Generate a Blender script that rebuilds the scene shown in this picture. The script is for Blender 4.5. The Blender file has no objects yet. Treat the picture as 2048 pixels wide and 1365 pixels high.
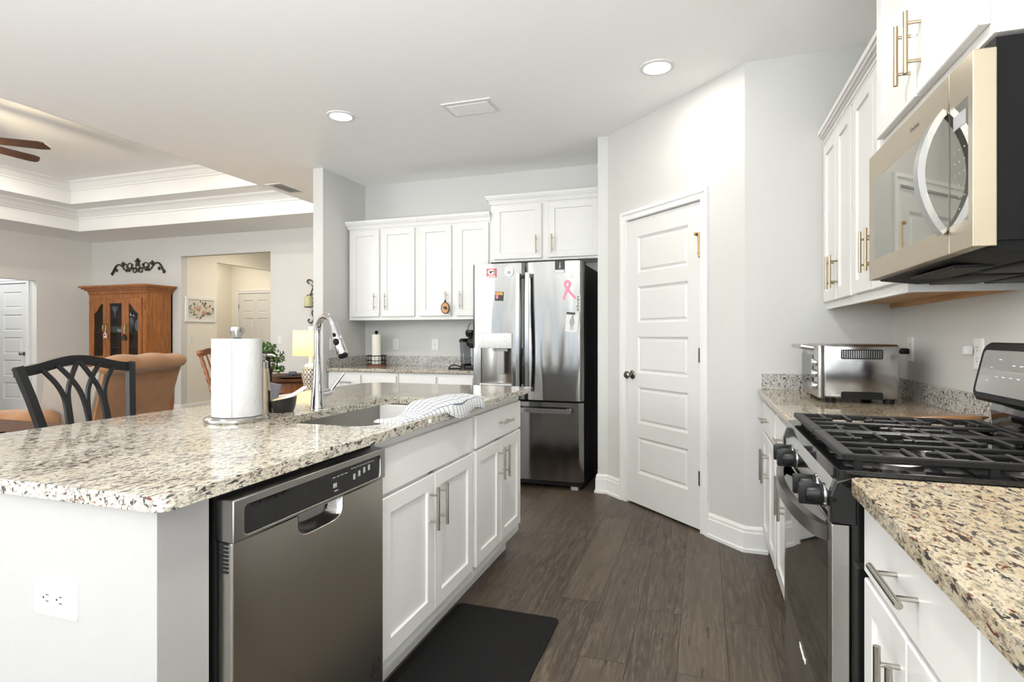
import bpy, bmesh, math, random
from mathutils import Matrix, Vector
R = math.radians
PI = math.pi
sc = bpy.context.scene
COL = sc.collection
random.seed(7)

# ------------------------------------------------------------------ camera, world, exposure
cam_d = bpy.data.cameras.new('camera')
cam = bpy.data.objects.new('camera', cam_d); COL.objects.link(cam)
cam.location = (0, 0, 1.21)
cam.rotation_euler = (R(90), 0, math.atan(381/1140))
cam_d.sensor_width = 36
cam_d.lens = 36*1140/2048
cam_d.shift_y = -10.5/2048
cam_d.clip_start = .02
sc.camera = cam
sc.view_settings.view_transform = 'Standard'
sc.view_settings.look = 'None'
sc.view_settings.gamma = 1
sc.view_settings.use_curve_mapping = False
sc.view_settings.exposure = 0.72
sc.cycles.diffuse_bounces = 8
sc.cycles.max_bounces = 14
sc.cycles.transparent_max_bounces = 12
w = bpy.data.worlds.new('sky'); sc.world = w; w.use_nodes = True
w.node_tree.nodes['Background'].inputs[0].default_value = (.80, .90, 1, 1)
w.node_tree.nodes['Background'].inputs[1].default_value = 2.0

DAY = (.97, .985, 1.0)
WARM = (1.0, .94, .85)
def area(name, loc, rot, sx, sy, e, col, shape='RECTANGLE', spread=180):
    l = bpy.data.lights.new(name, 'AREA'); l.shape = shape; l.size = sx; l.size_y = sy
    l.energy = e; l.color = col; l.spread = R(spread)
    o = bpy.data.objects.new(name, l); COL.objects.link(o); o.location = loc; o.rotation_euler = rot
    return o
def point(name, loc, e, col, rad=.05):
    l = bpy.data.lights.new(name, 'POINT'); l.energy = e; l.color = col; l.shadow_soft_size = rad
    o = bpy.data.objects.new(name, l); COL.objects.link(o); o.location = loc
    return o
REAR = -5.2
WIN = [(-8.6, -6.4, .08, 2.2), (-5.7, -3.7, .08, 2.2), (-2.9, -1.25, .25, 2.25), (-.75, .45, .25, 2.25)]   # daylight windows in the rear wall
UP = 84
for i_, ((x0, x1, z0, z1), e) in enumerate(zip(WIN, (620, 40, 90, 25))):
    # added fill lamps just inside the windows, tilted up to brighten the ceiling
    area('window_daylight_%d' % i_, ((x0+x1)/2, REAR+.75, (z0+z1)/2-.3), (R(-90-UP), 0, 0), x1-x0-.1, z1-z0-.3, e, DAY)

SIDE = (-3.5, -1.0, .08, 2.2)      # unseen glass door opening added in the right wall to bring in light
area('terrace_daylight', (.945-.85, (SIDE[0]+SIDE[1])/2, .75), (0, R(145), 0), 1.5, SIDE[1]-SIDE[0]-.1, 280, DAY)  # added fill lamp aimed up at the ceiling and towards the island fronts

# ------------------------------------------------------------------ materials
MATS = {}
class NT:
    def __init__(s, name):
        m = bpy.data.materials.new(name); m.use_nodes = True
        s.m = m; s.t = m.node_tree; s.n = s.t.nodes; s.p = s.n['Principled BSDF']
    def node(s, ty, **kw):
        x = s.n.new(ty)
        for k, v in kw.items():
            if k in x.inputs.keys() if hasattr(x.inputs, 'keys') else False: x.inputs[k].default_value = v
            else: setattr(x, k, v)
        return x
    def link(s, a, b): s.t.links.new(a, b)
    def coord(s, scale=(1, 1, 1), rot=(0, 0, 0), kind='Object'):
        c = s.node('ShaderNodeTexCoord'); mp = s.node('ShaderNodeMapping')
        mp.inputs['Scale'].default_value = scale; mp.inputs['Rotation'].default_value = rot
        s.link(c.outputs[kind], mp.inputs['Vector']); return mp.outputs['Vector']
    def noise(s, vec, scale, detail=3, rough=.55, dist=0):
        n = s.node('ShaderNodeTexNoise'); n.inputs['Scale'].default_value = scale; n.inputs['Detail'].default_value = detail
        n.inputs['Roughness'].default_value = rough; n.inputs['Distortion'].default_value = dist
        if vec is not None: s.link(vec, n.inputs['Vector'])
        return n.outputs['Fac']
    def ramp(s, fac, stops):
        r = s.node('ShaderNodeValToRGB'); e = r.color_ramp.elements
        while len(e) < len(stops): e.new(.5)
        for i, (p, c) in enumerate(stops):
            e[i].position = p; e[i].color = (*c, 1) if not isinstance(c, (int, float)) else (c, c, c, 1)
        s.link(fac, r.inputs['Fac']); return r.outputs['Color']
    def mix(s, fac, a, b, mode='MIX'):
        x = s.node('ShaderNodeMix', data_type='RGBA', blend_type=mode)
        for v, i in ((fac, 0), (a, 6), (b, 7)):
            if isinstance(v, (int, float)): x.inputs[i].default_value = v
            elif isinstance(v, tuple): x.inputs[i].default_value = (*v, 1)
            else: s.link(v, x.inputs[i])
        return x.outputs[2]
    def bump(s, h, strength, dist=.01):
        b = s.node('ShaderNodeBump'); b.inputs['Strength'].default_value = strength; b.inputs['Distance'].default_value = dist
        s.link(h, b.inputs['Height']); s.link(b.outputs['Normal'], s.p.inputs['Normal']); return b
    def set(s, **kw):
        for k, v in kw.items():
            i = s.p.inputs[k.replace('_', ' ')]
            if hasattr(v, 'is_linked') or hasattr(v, 'links'): s.link(v, i)
            elif isinstance(v, tuple) and len(v) == 3: i.default_value = (*v, 1)
            else: i.default_value = v
def plain(name, col, rough=.5, metal=0, bump=None, **kw):
    t = NT(name); t.set(Base_Color=col, Roughness=rough, Metallic=metal, **kw)
    n = t.noise(t.coord(), 40, 2)
    t.set(Base_Color=t.mix(.5, col, t.mix(n, tuple(c*.96 for c in col), tuple(min(1, c*1.04) for c in col))))
    if bump: t.bump(t.noise(t.coord(), bump[0], 3), bump[1], .004)
    MATS[name] = t.m; return t.m
def steel(name, col, rough, aniso=.0, wave=0., wscale=3., tang='Z', rot=0.):
    t = NT(name)
    g = t.noise(t.coord((3, 3, 260) if tang == 'Z' else (22, 22, .5)), 3, 3)
    t.set(Metallic=1.0, Roughness=rough, Base_Color=t.mix(g, tuple(c*.95 for c in col), tuple(min(1, c*1.05) for c in col)))
    if aniso:
        tn = t.node('ShaderNodeTangent', direction_type='RADIAL', axis='Z')
        t.link(tn.outputs[0], t.p.inputs['Tangent']); t.set(Anisotropic=aniso, Anisotropic_Rotation=rot)
    if wave:
        t.bump(t.noise(t.coord((1, 1, .16)), wscale, 1), wave, .05)
    MATS[name] = t.m; return t.m
def wood(name, dark, light, rough=.35, axis='Z', scale=1., coat=0.):
    t = NT(name)
    s = {'Z': (14, 14, 1.2), 'X': (1.2, 14, 14), 'Y': (14, 1.2, 14)}[axis]
    v = t.coord(tuple(k*scale for k in s))
    n = t.noise(v, 2.2, 5, .6, 1.2); f = t.noise(v, 12, 3)
    c = t.ramp(n, [(.3, dark), (.7, light)])
    t.set(Base_Color=t.mix(t.ramp(f, [(.35, .0), (.75, .35)]), c, dark), Roughness=rough)
    if coat: t.set(Coat_Weight=coat, Coat_Roughness=.15)
    MATS[name] = t.m; return t.m

def paint(name, col, rough=.6, peel=.12, sc_=170):
    t = NT(name)
    n = t.noise(t.coord(kind='Object'), 3, 2)
    t.set(Base_Color=t.mix(n, tuple(c*.985 for c in col), col), Roughness=rough)
    if peel: t.bump(t.noise(t.coord(), sc_, 2), peel, .004)
    MATS[name] = t.m; return t.m
paint('wall_paint', (.55, .552, .535), .55, .22)
paint('ceiling_paint', (.90, .905, .90), .8, .12, 220)
paint('trim_paint', (.72, .72, .71), .35, 0)
paint('cabinet_paint', (.68, .68, .665), .32, 0)
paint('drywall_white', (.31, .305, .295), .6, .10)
paint('door_paint', (.64, .64, .63), .38, 0)
paint('living_paint', (.58, .58, .565), .55, .2)  # same wall paint, lightened to stand for light on the far wall
paint('far_wall_paint', (.66, .645, .61), .6, .15)
paint('hall_paint', (.74, .71, .64), .6, .1)

def granite(name, warm, base, dens=0., st=.42):
    t = NT(name)
    v = t.coord((1, st, 1), (0, 0, R(28)))
    big = t.noise(v, 4.5, 4, .6)
    flow = t.noise(t.coord((1, .35, 1), (.1, .2, R(34))), 9, 3, .6, .6)
    mid = t.noise(v, 72, 4, .62, .5)
    blot = t.noise(t.coord((1, st, 1), (.2, .1, R(30))), 92, 3, .6, .4)
    fin = t.noise(v, 185, 3, .65, .3)
    red = t.noise(t.coord((1, st*1.2, 1.3), (0, .3, R(36))), 84, 2, .6, .3)
    mod = t.node('ShaderNodeMath', operation='MULTIPLY_ADD'); t.link(flow, mod.inputs[0]); mod.inputs[1].default_value = .16; mod.inputs[2].default_value = -.08
    def off(x, k=1.):
        a = t.node('ShaderNodeMath', operation='SUBTRACT'); t.link(x, a.inputs[0]); t.link(mod.outputs[0], a.inputs[1]); return a.outputs[0]
    c = t.ramp(mid, [(.34, base[0]), (.44, base[1]), (.54, base[2]), (.68, base[3])])
    c = t.mix(t.ramp(big, [(.45, 0.), (.72, warm)]), c, (.37, .27, .14))
    c = t.mix(t.ramp(off(fin), [(.39+dens, .75), (.45+dens, .0)]), c, (.13, .125, .12))
    c = t.mix(t.ramp(off(blot), [(.365+dens, .95), (.41+dens, .0)]), c, (.028, .028, .032))
    c = t.mix(t.ramp(off(red), [(.315+dens, .95), (.355+dens, .0)]), c, (.10, .028, .02))
    t.set(Base_Color=c, Roughness=.06, IOR=1.42)
    MATS[name] = t.m
granite('granite', .30, ((.26, .245, .22), (.42, .39, .32), (.51, .485, .41), (.35, .33, .285)), .012)
granite('granite_warm', .75, ((.24, .20, .15), (.38, .315, .21), (.46, .41, .31), (.33, .275, .20)), .022)
granite('granite_splash', .10, ((.25, .245, .24), (.44, .43, .40), (.55, .54, .51), (.34, .335, .32)), .015, .8)  # same stone, gray cast of light on upright faces put into the colour

t = NT('vinyl_plank')
v = t.coord((1, 1, 1), (0, 0, R(90)))
br = t.node('ShaderNodeTexBrick'); br.offset = .37; br.squash = 1
t.link(v, br.inputs['Vector'])
for k, x in (('Scale', 1), ('Mortar Size', .0016), ('Mortar Smooth', .2), ('Bias', 0), ('Brick Width', 1.22), ('Row Height', .178)): br.inputs[k].default_value = x
br.inputs['Color1'].default_value = (.0, .0, .0, 1); br.inputs['Color2'].default_value = (1, 1, 1, 1); br.inputs['Mortar'].default_value = (.5, .5, .5, 1)
gx = t.node('ShaderNodeVectorMath', operation='ADD'); t.link(v, gx.inputs[0])
sc3 = t.node('ShaderNodeVectorMath', operation='SCALE'); sc3.inputs['Scale'].default_value = 7.3; t.link(br.outputs['Color'], sc3.inputs[0]); t.link(sc3.outputs[0], gx.inputs[1])
mp = t.node('ShaderNodeMapping'); mp.inputs['Scale'].default_value = (1.6, 17, 1); t.link(gx.outputs[0], mp.inputs['Vector'])
g1 = t.noise(mp.outputs[0], 2.0, 6, .62, 1.8); g2 = t.noise(mp.outputs[0], 8, 4, .7)
c = t.ramp(g1, [(.32, (.018, .0115, .007)), (.46, (.058, .042, .027)), (.66, (.134, .104, .072))])
c = t.mix(t.ramp(g2, [(.38, .7), (.58, .0)]), c, (.016, .0105, .0065))
c = t.mix(t.mix(.5, br.outputs['Color'], (.0, .0, .0)), c, (.128, .100, .070))
kn = t.noise(mp.outputs[0], .9, 2, .5, 3.5)
c = t.mix(t.ramp(kn, [(.27, .8), (.34, .0)]), c, (.018, .012, .008))
c = t.mix(br.outputs['Fac'], c, (.012, .009, .007))
t.set(Base_Color=c, Roughness=t.ramp(g2, [(.3, .40), (.7, .52)]))
t.bump(g2, .08, .003); MATS['vinyl_plank'] = t.m

steel('stainless', (.42, .41, .395), .26, .75, rot=.25)
steel('stainless_fridge', (.25, .246, .238), .14, .5, .30, 5.5, rot=.25)
steel('stainless_polished', (.38, .38, .38), .16, 0, .12, 5)
steel('stainless_satin', (.54, .515, .475), .24, .8, rot=.25, tang='V')
steel('stainless_basin', (.27, .26, .24), .28, .3)
steel('steel_dark', (.26, .25, .24), .3)
steel('brushed_nickel', (.44, .42, .38), .26)
steel('nickel_warm', (.40, .33, .23), .28)  # brushed nickel with the gold tint of warm light in its colour
steel('chrome', (.56, .56, .57), .04)
steel('bronze_dark', (.10, .085, .07), .4)
steel('door_hardware', (.24, .22, .19), .3)
steel('brass', (.40, .29, .13), .35)
steel('gold_steel', (.46, .40, .30), .3, .3)  # gold bottle; on the microwave, stainless with a warm reflection in the colour
plain('black_gloss', (.006, .006, .0065), .07)
plain('black_plastic', (.006, .006, .0065), .35, Specular_IOR_Level=.3)
plain('black_satin', (.006, .006, .0065), .5, Specular_IOR_Level=.12)
plain('cast_iron', (.007, .0068, .0065), .42, 0, (160, .15), Specular_IOR_Level=.25)
plain('black_rubber', (.006, .006, .006), .75, 0, (300, .3), Specular_IOR_Level=.2)
plain('dark_case', (.012, .012, .013), .5, Specular_IOR_Level=.2)
plain('gray_plastic', (.32, .32, .33), .4)
plain('light_gray_plastic', (.62, .63, .63), .3)
plain('white_plastic', (.68, .68, .67), .35)
plain('slot_dark', (.012, .012, .012), .6, Specular_IOR_Level=.2)
plain('paper', (.45, .45, .447), .9, 0, (90, .5))
plain('cream_paper', (.85, .82, .74), .9, 0, (120, .4))
plain('paint_black', (.007, .007, .0075), .42, Specular_IOR_Level=.3)
plain('terracotta', (.20, .075, .05), .6)
plain('wood_pale', (.70, .56, .36), .5)
plain('amber', (.20, .10, .045), .2)
plain('sponge_gray', (.15, .15, .165), .9, 0, (200, .4))
plain('basket_dark', (.018, .016, .016), .35, 0, (60, .4))
plain('red_ink', (.62, .06, .07), .4)
plain('white_ink', (.85, .85, .83), .4)
plain('black_ink', (.012, .012, .012), .4)
plain('gray_ink', (.32, .33, .34), .5)
plain('light_ink', (.60, .60, .59), .5)
plain('pink_ink', (.74, .20, .30), .4)
plain('orange_ink', (.55, .30, .08), .5)
plain('candle_wax', (.50, .50, .28), .5)
plain('china_white', (.88, .88, .85), .15)
plain('china_green', (.42, .50, .44), .15)
plain('china_beige', (.58, .50, .36), .2)
plain('silver_dish', (.6, .6, .6), .12, 1)
plain('cloth_slate', (.07, .08, .10), .9)
plain('lens_glass_gray', (.5, .5, .5), .05)
plain('rose_cream', (.62, .52, .42), .8)
plain('canvas_cream', (.62, .58, .50), .8)
plain('rose_pink', (.55, .30, .24), .8)
plain('leaf_teal', (.10, .17, .15), .7)
plain('tassel_dark', (.03, .015, .012), .7)
wood('oak', (.17, .045, .008), (.44, .165, .035), .32, 'Z', 1., .3)
wood('cabinet_maple', (.40, .20, .07), (.62, .36, .15), .5, 'Y')
wood('table_wood', (.045, .014, .006), (.12, .042, .018), .55, 'Y', 1., 0)
MATS['table_wood'].node_tree.nodes['Principled BSDF'].inputs['Specular IOR Level'].default_value = .12
wood('chair_wood', (.15, .045, .012), (.36, .13, .035), .3, 'Z', 1., .3)
wood('fan_wood', (.035, .018, .012), (.085, .042, .028), .4, 'X')
wood('ornament_wood', (.42, .20, .08), (.66, .38, .18), .5, 'Z')

def glass(name, col, rough=.02, refl=.25, tint=.8):
    t = NT(name); t.n.remove(t.p)
    out = t.n['Material Output']
    tr = t.node('ShaderNodeBsdfTransparent'); tr.inputs[0].default_value = (*[c*tint for c in col], 1)
    gl = t.node('ShaderNodeBsdfGlossy'); gl.inputs['Roughness'].default_value = rough
    lw = t.node('ShaderNodeLayerWeight'); lw.inputs[0].default_value = .5
    fr = t.node('ShaderNodeMath', operation='POWER'); t.link(lw.outputs['Facing'], fr.inputs[0]); fr.inputs[1].default_value = 4
    fm = t.node('ShaderNodeMath', operation='MULTIPLY_ADD'); t.link(fr.outputs[0], fm.inputs[0]); fm.inputs[1].default_value = .6; fm.inputs[2].default_value = .03
    mx = t.node('ShaderNodeMixShader'); t.link(fm.outputs[0], mx.inputs[0]); t.link(tr.outputs[0], mx.inputs[1]); t.link(gl.outputs[0], mx.inputs[2])
    t.link(mx.outputs[0], out.inputs[0]); MATS[name] = t.m
glass('pane_glass', (1, 1, 1), tint=.92)
glass('cabinet_glass', (.9, .95, 1), tint=.8)
glass('smoke_plastic', (.55, .56, .58), tint=1.)
t = NT('mirror_glass'); t.set(Base_Color=(.27, .265, .23), Metallic=.9, Roughness=.03); MATS['mirror_glass'] = t.m
t = NT('oven_glass'); t.set(Base_Color=(.008, .008, .008), Roughness=.03, IOR=1.6); MATS['oven_glass'] = t.m
def emit(name, col, s):
    t = NT(name); t.set(Base_Color=(.9, .9, .9), Emission_Color=col, Emission_Strength=s); MATS[name] = t.m
emit('lamp_disk', (1, .95, .86), 6)
emit('bulb_glow', (1, .85, .6), 6)
t = NT('linen_shade'); wv = t.noise(t.coord((1, 1, 6)), 160, 2)
t.set(Base_Color=t.mix(wv, (.50, .40, .26), (.60, .49, .33)), Roughness=.9, Emission_Color=(1, .76, .42), Emission_Strength=.28)
tl = t.node('ShaderNodeBsdfTranslucent'); tl.inputs[0].default_value = (.85, .76, .58, 1)
ms = t.node('ShaderNodeMixShader'); ms.inputs[0].default_value = .5; t.link(t.p.outputs[0], ms.inputs[1]); t.link(tl.outputs[0], ms.inputs[2]); t.link(ms.outputs[0], t.n['Material Output'].inputs[0]); MATS['linen_shade'] = t.m

def fabric(name, a, b, scale=60):
    t = NT(name)
    n = t.noise(t.coord(), 4, 3); f = t.noise(t.coord(), scale*4, 2)
    t.set(Base_Color=t.mix(t.ramp(n, [(.35, 0.), (.65, 1.)]), a, b), Roughness=.9, Sheen_Weight=.15)
    t.bump(f, .25, .004); MATS[name] = t.m
fabric('recliner_suede', (.27, .128, .052), (.34, .170, .075))
fabric('recliner_side', (.25, .215, .18), (.30, .26, .22))  # same suede, with the gray light on its sides put into the colour
t = NT('check_towel')
uv = t.node('ShaderNodeUVMap')
sx = t.node('ShaderNodeSeparateXYZ'); t.link(uv.outputs[0], sx.inputs[0])
def lines(sock):
    m = t.node('ShaderNodeMath', operation='FRACT'); t.link(sock, m.inputs[0])
    g = t.node('ShaderNodeMath', operation='LESS_THAN'); t.link(m.outputs[0], g.inputs[0]); g.inputs[1].default_value = .13
    return g.outputs[0]
mx = t.node('ShaderNodeMath', operation='MAXIMUM'); t.link(lines(sx.outputs[0]), mx.inputs[0]); t.link(lines(sx.outputs[1]), mx.inputs[1])
t.set(Base_Color=t.mix(mx.outputs[0], (.58, .59, .60), (.09, .11, .16)), Roughness=.95)
t.bump(t.noise(t.coord(), 700, 2), .3, .002); MATS['check_towel'] = t.m
t = NT('leaf_green'); n = t.noise(t.coord(), 9, 2)
t.set(Base_Color=t.mix(t.ramp(n, [(.35, 0.), (.65, 1.)]), (.025, .075, .018), (.10, .20, .045)), Roughness=.5); MATS['leaf_green'] = t.m
# trellis pattern on the lamp vase (cream lattice over slate blue)
t = NT('trellis_glaze'); uv = t.node('ShaderNodeUVMap'); sx = t.node('ShaderNodeSeparateXYZ'); t.link(uv.outputs[0], sx.inputs[0])
def mth(op, a, b=None):
    m = t.node('ShaderNodeMath', operation=op)
    for i, v in enumerate((a, b)):
        if v is None: continue
        if isinstance(v, (int, float)): m.inputs[i].default_value = v
        else: t.link(v, m.inputs[i])
    return m.outputs[0]
sa = mth('SINE', mth('MULTIPLY', sx.outputs[0], PI)); ca = mth('SINE', mth('MULTIPLY', sx.outputs[1], PI))
pr = mth('ABSOLUTE', mth('SUBTRACT', mth('ABSOLUTE', sa), mth('ABSOLUTE', ca)))
t.set(Base_Color=t.mix(mth('LESS_THAN', pr, .27), (.16, .17, .22), (.82, .74, .52)), Roughness=.2); MATS['trellis_glaze'] = t.m

# ------------------------------------------------------------------ mesh builder
I4 = Matrix.Identity(4)
def F_isl(x0): return Matrix(((0, 0, 1, x0), (1, 0, 0, 0), (0, 1, 0, 0), (0, 0, 0, 1)))      # (u,v,w) -> (x0+w, u, v)
def F_rgt(x0): return Matrix(((0, 0, -1, x0), (1, 0, 0, 0), (0, 1, 0, 0), (0, 0, 0, 1)))     # faces -X
def F_bck(y0): return Matrix(((1, 0, 0, 0), (0, 0, -1, y0), (0, 1, 0, 0), (0, 0, 0, 1)))     # faces -Y
class B:
    def __init__(s, M=None): s.bm = bmesh.new(); s.M = M or I4; s.uv = None
    def V(s, p): return s.bm.verts.new(s.M @ Vector(p))
    def face(s, vs):
        try: return s.bm.faces.new(vs)
        except ValueError: return None
    def box(s, a0, a1, b0, b1, c0, c1, bev=0., seg=2):
        if bev:
            t = bmesh.new(); bmesh.ops.create_cube(t, size=1)
            for v in t.verts: v.co = ((a0+a1)/2+v.co.x*(a1-a0), (b0+b1)/2+v.co.y*(b1-b0), (c0+c1)/2+v.co.z*(c1-c0))
            bmesh.ops.bevel(t, geom=list(t.edges), offset=bev, segments=seg, affect='EDGES', profile=.5)
            s.add(t); return s
        v = [s.V((x, y, z)) for x in (a0, a1) for y in (b0, b1) for z in (c0, c1)]
        for f in ((0, 1, 3, 2), (4, 6, 7, 5), (0, 4, 5, 1), (2, 3, 7, 6), (0, 2, 6, 4), (1, 5, 7, 3)): s.face([v[i] for i in f])
        return s
    def add(s, t):
        mp = {v: s.V(v.co) for v in t.verts}
        for f in t.faces: s.face([mp[v] for v in f.verts])
        t.free()
    def loft(s, rings, cap=True, closed=False):
        rs = [[s.V(p) for p in r] for r in rings]; n = len(rs[0])
        pairs = list(zip(rs, rs[1:])) + ([(rs[-1], rs[0])] if closed else [])
        for a, b in pairs:
            for i in range(n): s.face([a[i], a[(i+1) % n], b[(i+1) % n], b[i]])
        if cap and not closed: s.face(rs[0][::-1]); s.face(rs[-1])
        return s
    def cyl(s, p0, p1, r0, r1=None, seg=16):
        return s.tube([p0, p1], [r0, r0 if r1 is None else r1], seg)
    def tube(s, pts, r, seg=8, closed=False, flat=None, up=None):
        pts = [Vector(p) for p in pts]; n = len(pts)
        rr = r if isinstance(r, (list, tuple)) else [r]*n
        rings = []; prev = Vector(up) if up else None
        for i, p in enumerate(pts):
            if closed: d = pts[(i+1) % n]-pts[i-1]
            else: d = pts[min(i+1, n-1)]-pts[max(i-1, 0)]
            d.normalize()
            if prev is None: prev = Vector((0, 0, 1)) if abs(d.z) < .9 else Vector((1, 0, 0))
            a = prev - d*prev.dot(d)
            if a.length < 1e-6: a = Vector((1, 0, 0)) - d*d.x
            a.normalize(); b = d.cross(a); 
            if not up: prev = a
            if flat:   # rectangular section: flat = (half along a, half along b)
                k = rr[i]
                q = [(flat[0], flat[1]), (-flat[0], flat[1]), (-flat[0], -flat[1]), (flat[0], -flat[1])]
                rings.append([p + a*x*k + b*y*k for x, y in q])
            else:
                rings.append([p + (a*math.cos(2*PI*j/seg) + b*math.sin(2*PI*j/seg))*rr[i] for j in range(seg)])
        return s.loft(rings, True, closed)
    def lathe(s, prof, c=(0, 0, 0), seg=24, uvrep=None):
        rings = [[(c[0]+max(r, 1e-4)*math.cos(2*PI*j/seg), c[1]+max(r, 1e-4)*math.sin(2*PI*j/seg), c[2]+z) for j in range(seg)] for r, z in prof]
        return s.loft(rings)
    def sphere(s, c, r, seg=12, sz=1.):
        return s.lathe([(r*math.sin(PI*i/8), -r*sz*math.cos(PI*i/8)) for i in range(9)], c, seg)
    def prism(s, poly, c0, c1, ax=2):
        def P(a, b, c): return {0: (c, a, b), 1: (a, c, b), 2: (a, b, c)}[ax]
        return s.loft([[P(a, b, c0) for a, b in poly], [P(a, b, c1) for a, b in poly]])
    def plate_hole(s, outer, holes, c0, c1, ax=2):
        def P(a, b, c): return {0: (c, a, b), 1: (a, c, b), 2: (a, b, c)}[ax]
        t = bmesh.new(); loops = []
        for lp in [outer]+holes: loops.append([t.verts.new(P(a, b, c0)) for a, b in lp])
        ed = []
        for lp in loops:
            for i in range(len(lp)): ed.append(t.edges.new((lp[i], lp[(i+1) % len(lp)])))
        r = bmesh.ops.triangle_fill(t, use_beauty=True, use_dissolve=False, edges=ed)
        fs = [f for f in t.faces]
        top = {}
        for lp, src in zip(loops, [outer]+holes):
            for v, (a, b) in zip(lp, src): top[v] = t.verts.new(P(a, b, c1))
        for f in fs: t.faces.new([top[v] for v in f.verts])
        for lp in loops:
            for i in range(len(lp)):
                a, b = lp[i], lp[(i+1) % len(lp)]
                t.faces.new((a, b, top[b], top[a]))
        s.add(t); return s
    def shaker(s, u0, u1, v0, v1, t=.019, rail=.056, rec=.009):
        def ring(i, w): return [(u0+i, v0+i, w), (u1-i, v0+i, w), (u1-i, v1-i, w), (u0+i, v1-i, w)]
        rs = [ring(0, 0), ring(0, t-.0025), ring(.0025, t), ring(rail, t), ring(rail+.003, t-rec)]
        return s.loft(rs)
    def slab(s, u0, u1, v0, v1, t=.019, e=.0025):
        def ring(i, w): return [(u0+i, v0+i, w), (u1-i, v0+i, w), (u1-i, v1-i, w), (u0+i, v1-i, w)]
        return s.loft([ring(0, 0), ring(0, t-e), ring(e, t)])
    def pull(s, u, v, vert=True, L=.16, stand=.034, r=.006, w0=.019):
        a = (0, 1) if vert else (1, 0)
        P = lambda k, w: (u+a[0]*k, v+a[1]*k, w)
        s.cyl(P(-L/2, w0+stand), P(L/2, w0+stand), r, seg=12)
        for k in (-L*.31, L*.31): s.cyl(P(k, w0), P(k, w0+stand), r*.75, seg=8)
        return s
def rrect(a0, a1, b0, b1, r, seg=5):
    out = []
    for (cx, cy, st) in ((a1-r, b1-r, 0), (a0+r, b1-r, 90), (a0+r, b0+r, 180), (a1-r, b0+r, 270)):
        for i in range(seg+1):
            an = R(st+90*i/seg); out.append((cx+r*math.cos(an), cy+r*math.sin(an)))
    return out
def smooth(pts, n=6):
    """Catmull-Rom curve through the points"""
    P = [Vector(p) for p in pts]; out = []
    for i in range(len(P)-1):
        a, b, c, d = P[max(i-1, 0)], P[i], P[i+1], P[min(i+2, len(P)-1)]
        for k in range(n):
            t_ = k/n; out.append(b*1 + ((c-a)*t_ + (2*a-5*b+4*c-d)*t_*t_ + (3*b-a-3*c+d)*t_**3)*.5)
    return out+[P[-1]]
WL = {}
def obj(name, b, mat, parent=None, base=None, smooth=35, bevel=0., local=False, auto_base=True):
    """Link builder b as ONE mesh object; world coords unless local (then the parent's own frame)."""
    bm = b.bm
    bmesh.ops.recalc_face_normals(bm, faces=list(bm.faces))
    if parent is not None:
        off = WL[parent.name] if not local else Vector((0, 0, 0))
        loc = Vector((0, 0, 0))
    else:
        if base is None:
            xs = [v.co for v in bm.verts]
            base = ((min(c.x for c in xs)+max(c.x for c in xs))/2, (min(c.y for c in xs)+max(c.y for c in xs))/2, min(c.z for c in xs))
        off = Vector(base) if not local else Vector((0, 0, 0)); loc = Vector(base)
    for v in bm.verts: v.co -= off
    me = bpy.data.meshes.new(name); bm.to_mesh(me); bm.free()
    if smooth:
        for p in me.polygons: p.use_smooth = True
        me.set_sharp_from_angle(angle=R(smooth))
    me.materials.append(MATS[mat])
    o = bpy.data.objects.new(name, me); COL.objects.link(o)
    o.location = loc
    if parent is not None: o.parent = parent; WL[o.name] = WL[parent.name]
    else: WL[o.name] = loc
    if bevel:
        m = o.modifiers.new('edge', 'BEVEL'); m.width = bevel; m.segments = 3; m.limit_method = 'ANGLE'; m.angle_limit = R(40)
    return o
def tag(o, label, cat, group=None):
    o['label'] = label; o['category'] = cat
    if group: o['group'] = group
    return o
def thing(name, loc, label, cat, group=None, rz=0):
    o = bpy.data.objects.new(name, None); COL.objects.link(o); o.empty_display_size = .05
    o.location = loc; o.rotation_euler = (0, 0, rz); WL[o.name] = Vector(loc)
    return tag(o, label, cat, group)
def struct(name, b, mat, label=None, smooth=0, bevel=0.):
    o = obj(name, b, mat, smooth=smooth, bevel=bevel); o['kind'] = 'structure'; o['category'] = name.split('_')[0]
    o['label'] = label or name.replace('_', ' '); return o
def copy_tree(o, parent=None):
    c = o.copy(); COL.objects.link(c); WL[c.name] = WL[o.name]
    if parent is not None: c.parent = parent
    for ch in list(o.children): copy_tree(ch, c)
    return c
def text_mesh(s, size, ext=.0008):
    cu = bpy.data.curves.new('lettering', 'FONT'); cu.body = s; cu.size = size; cu.extrude = ext; cu.align_x = 'CENTER'; cu.align_y = 'CENTER'
    o = bpy.data.objects.new('lettering', cu); COL.objects.link(o)
    bpy.context.view_layer.update()
    me = bpy.data.meshes.new_from_object(o.evaluated_get(bpy.context.evaluated_depsgraph_get()))
    bpy.data.objects.remove(o); t = bmesh.new(); t.from_mesh(me); bpy.data.meshes.remove(me); return t

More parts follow.
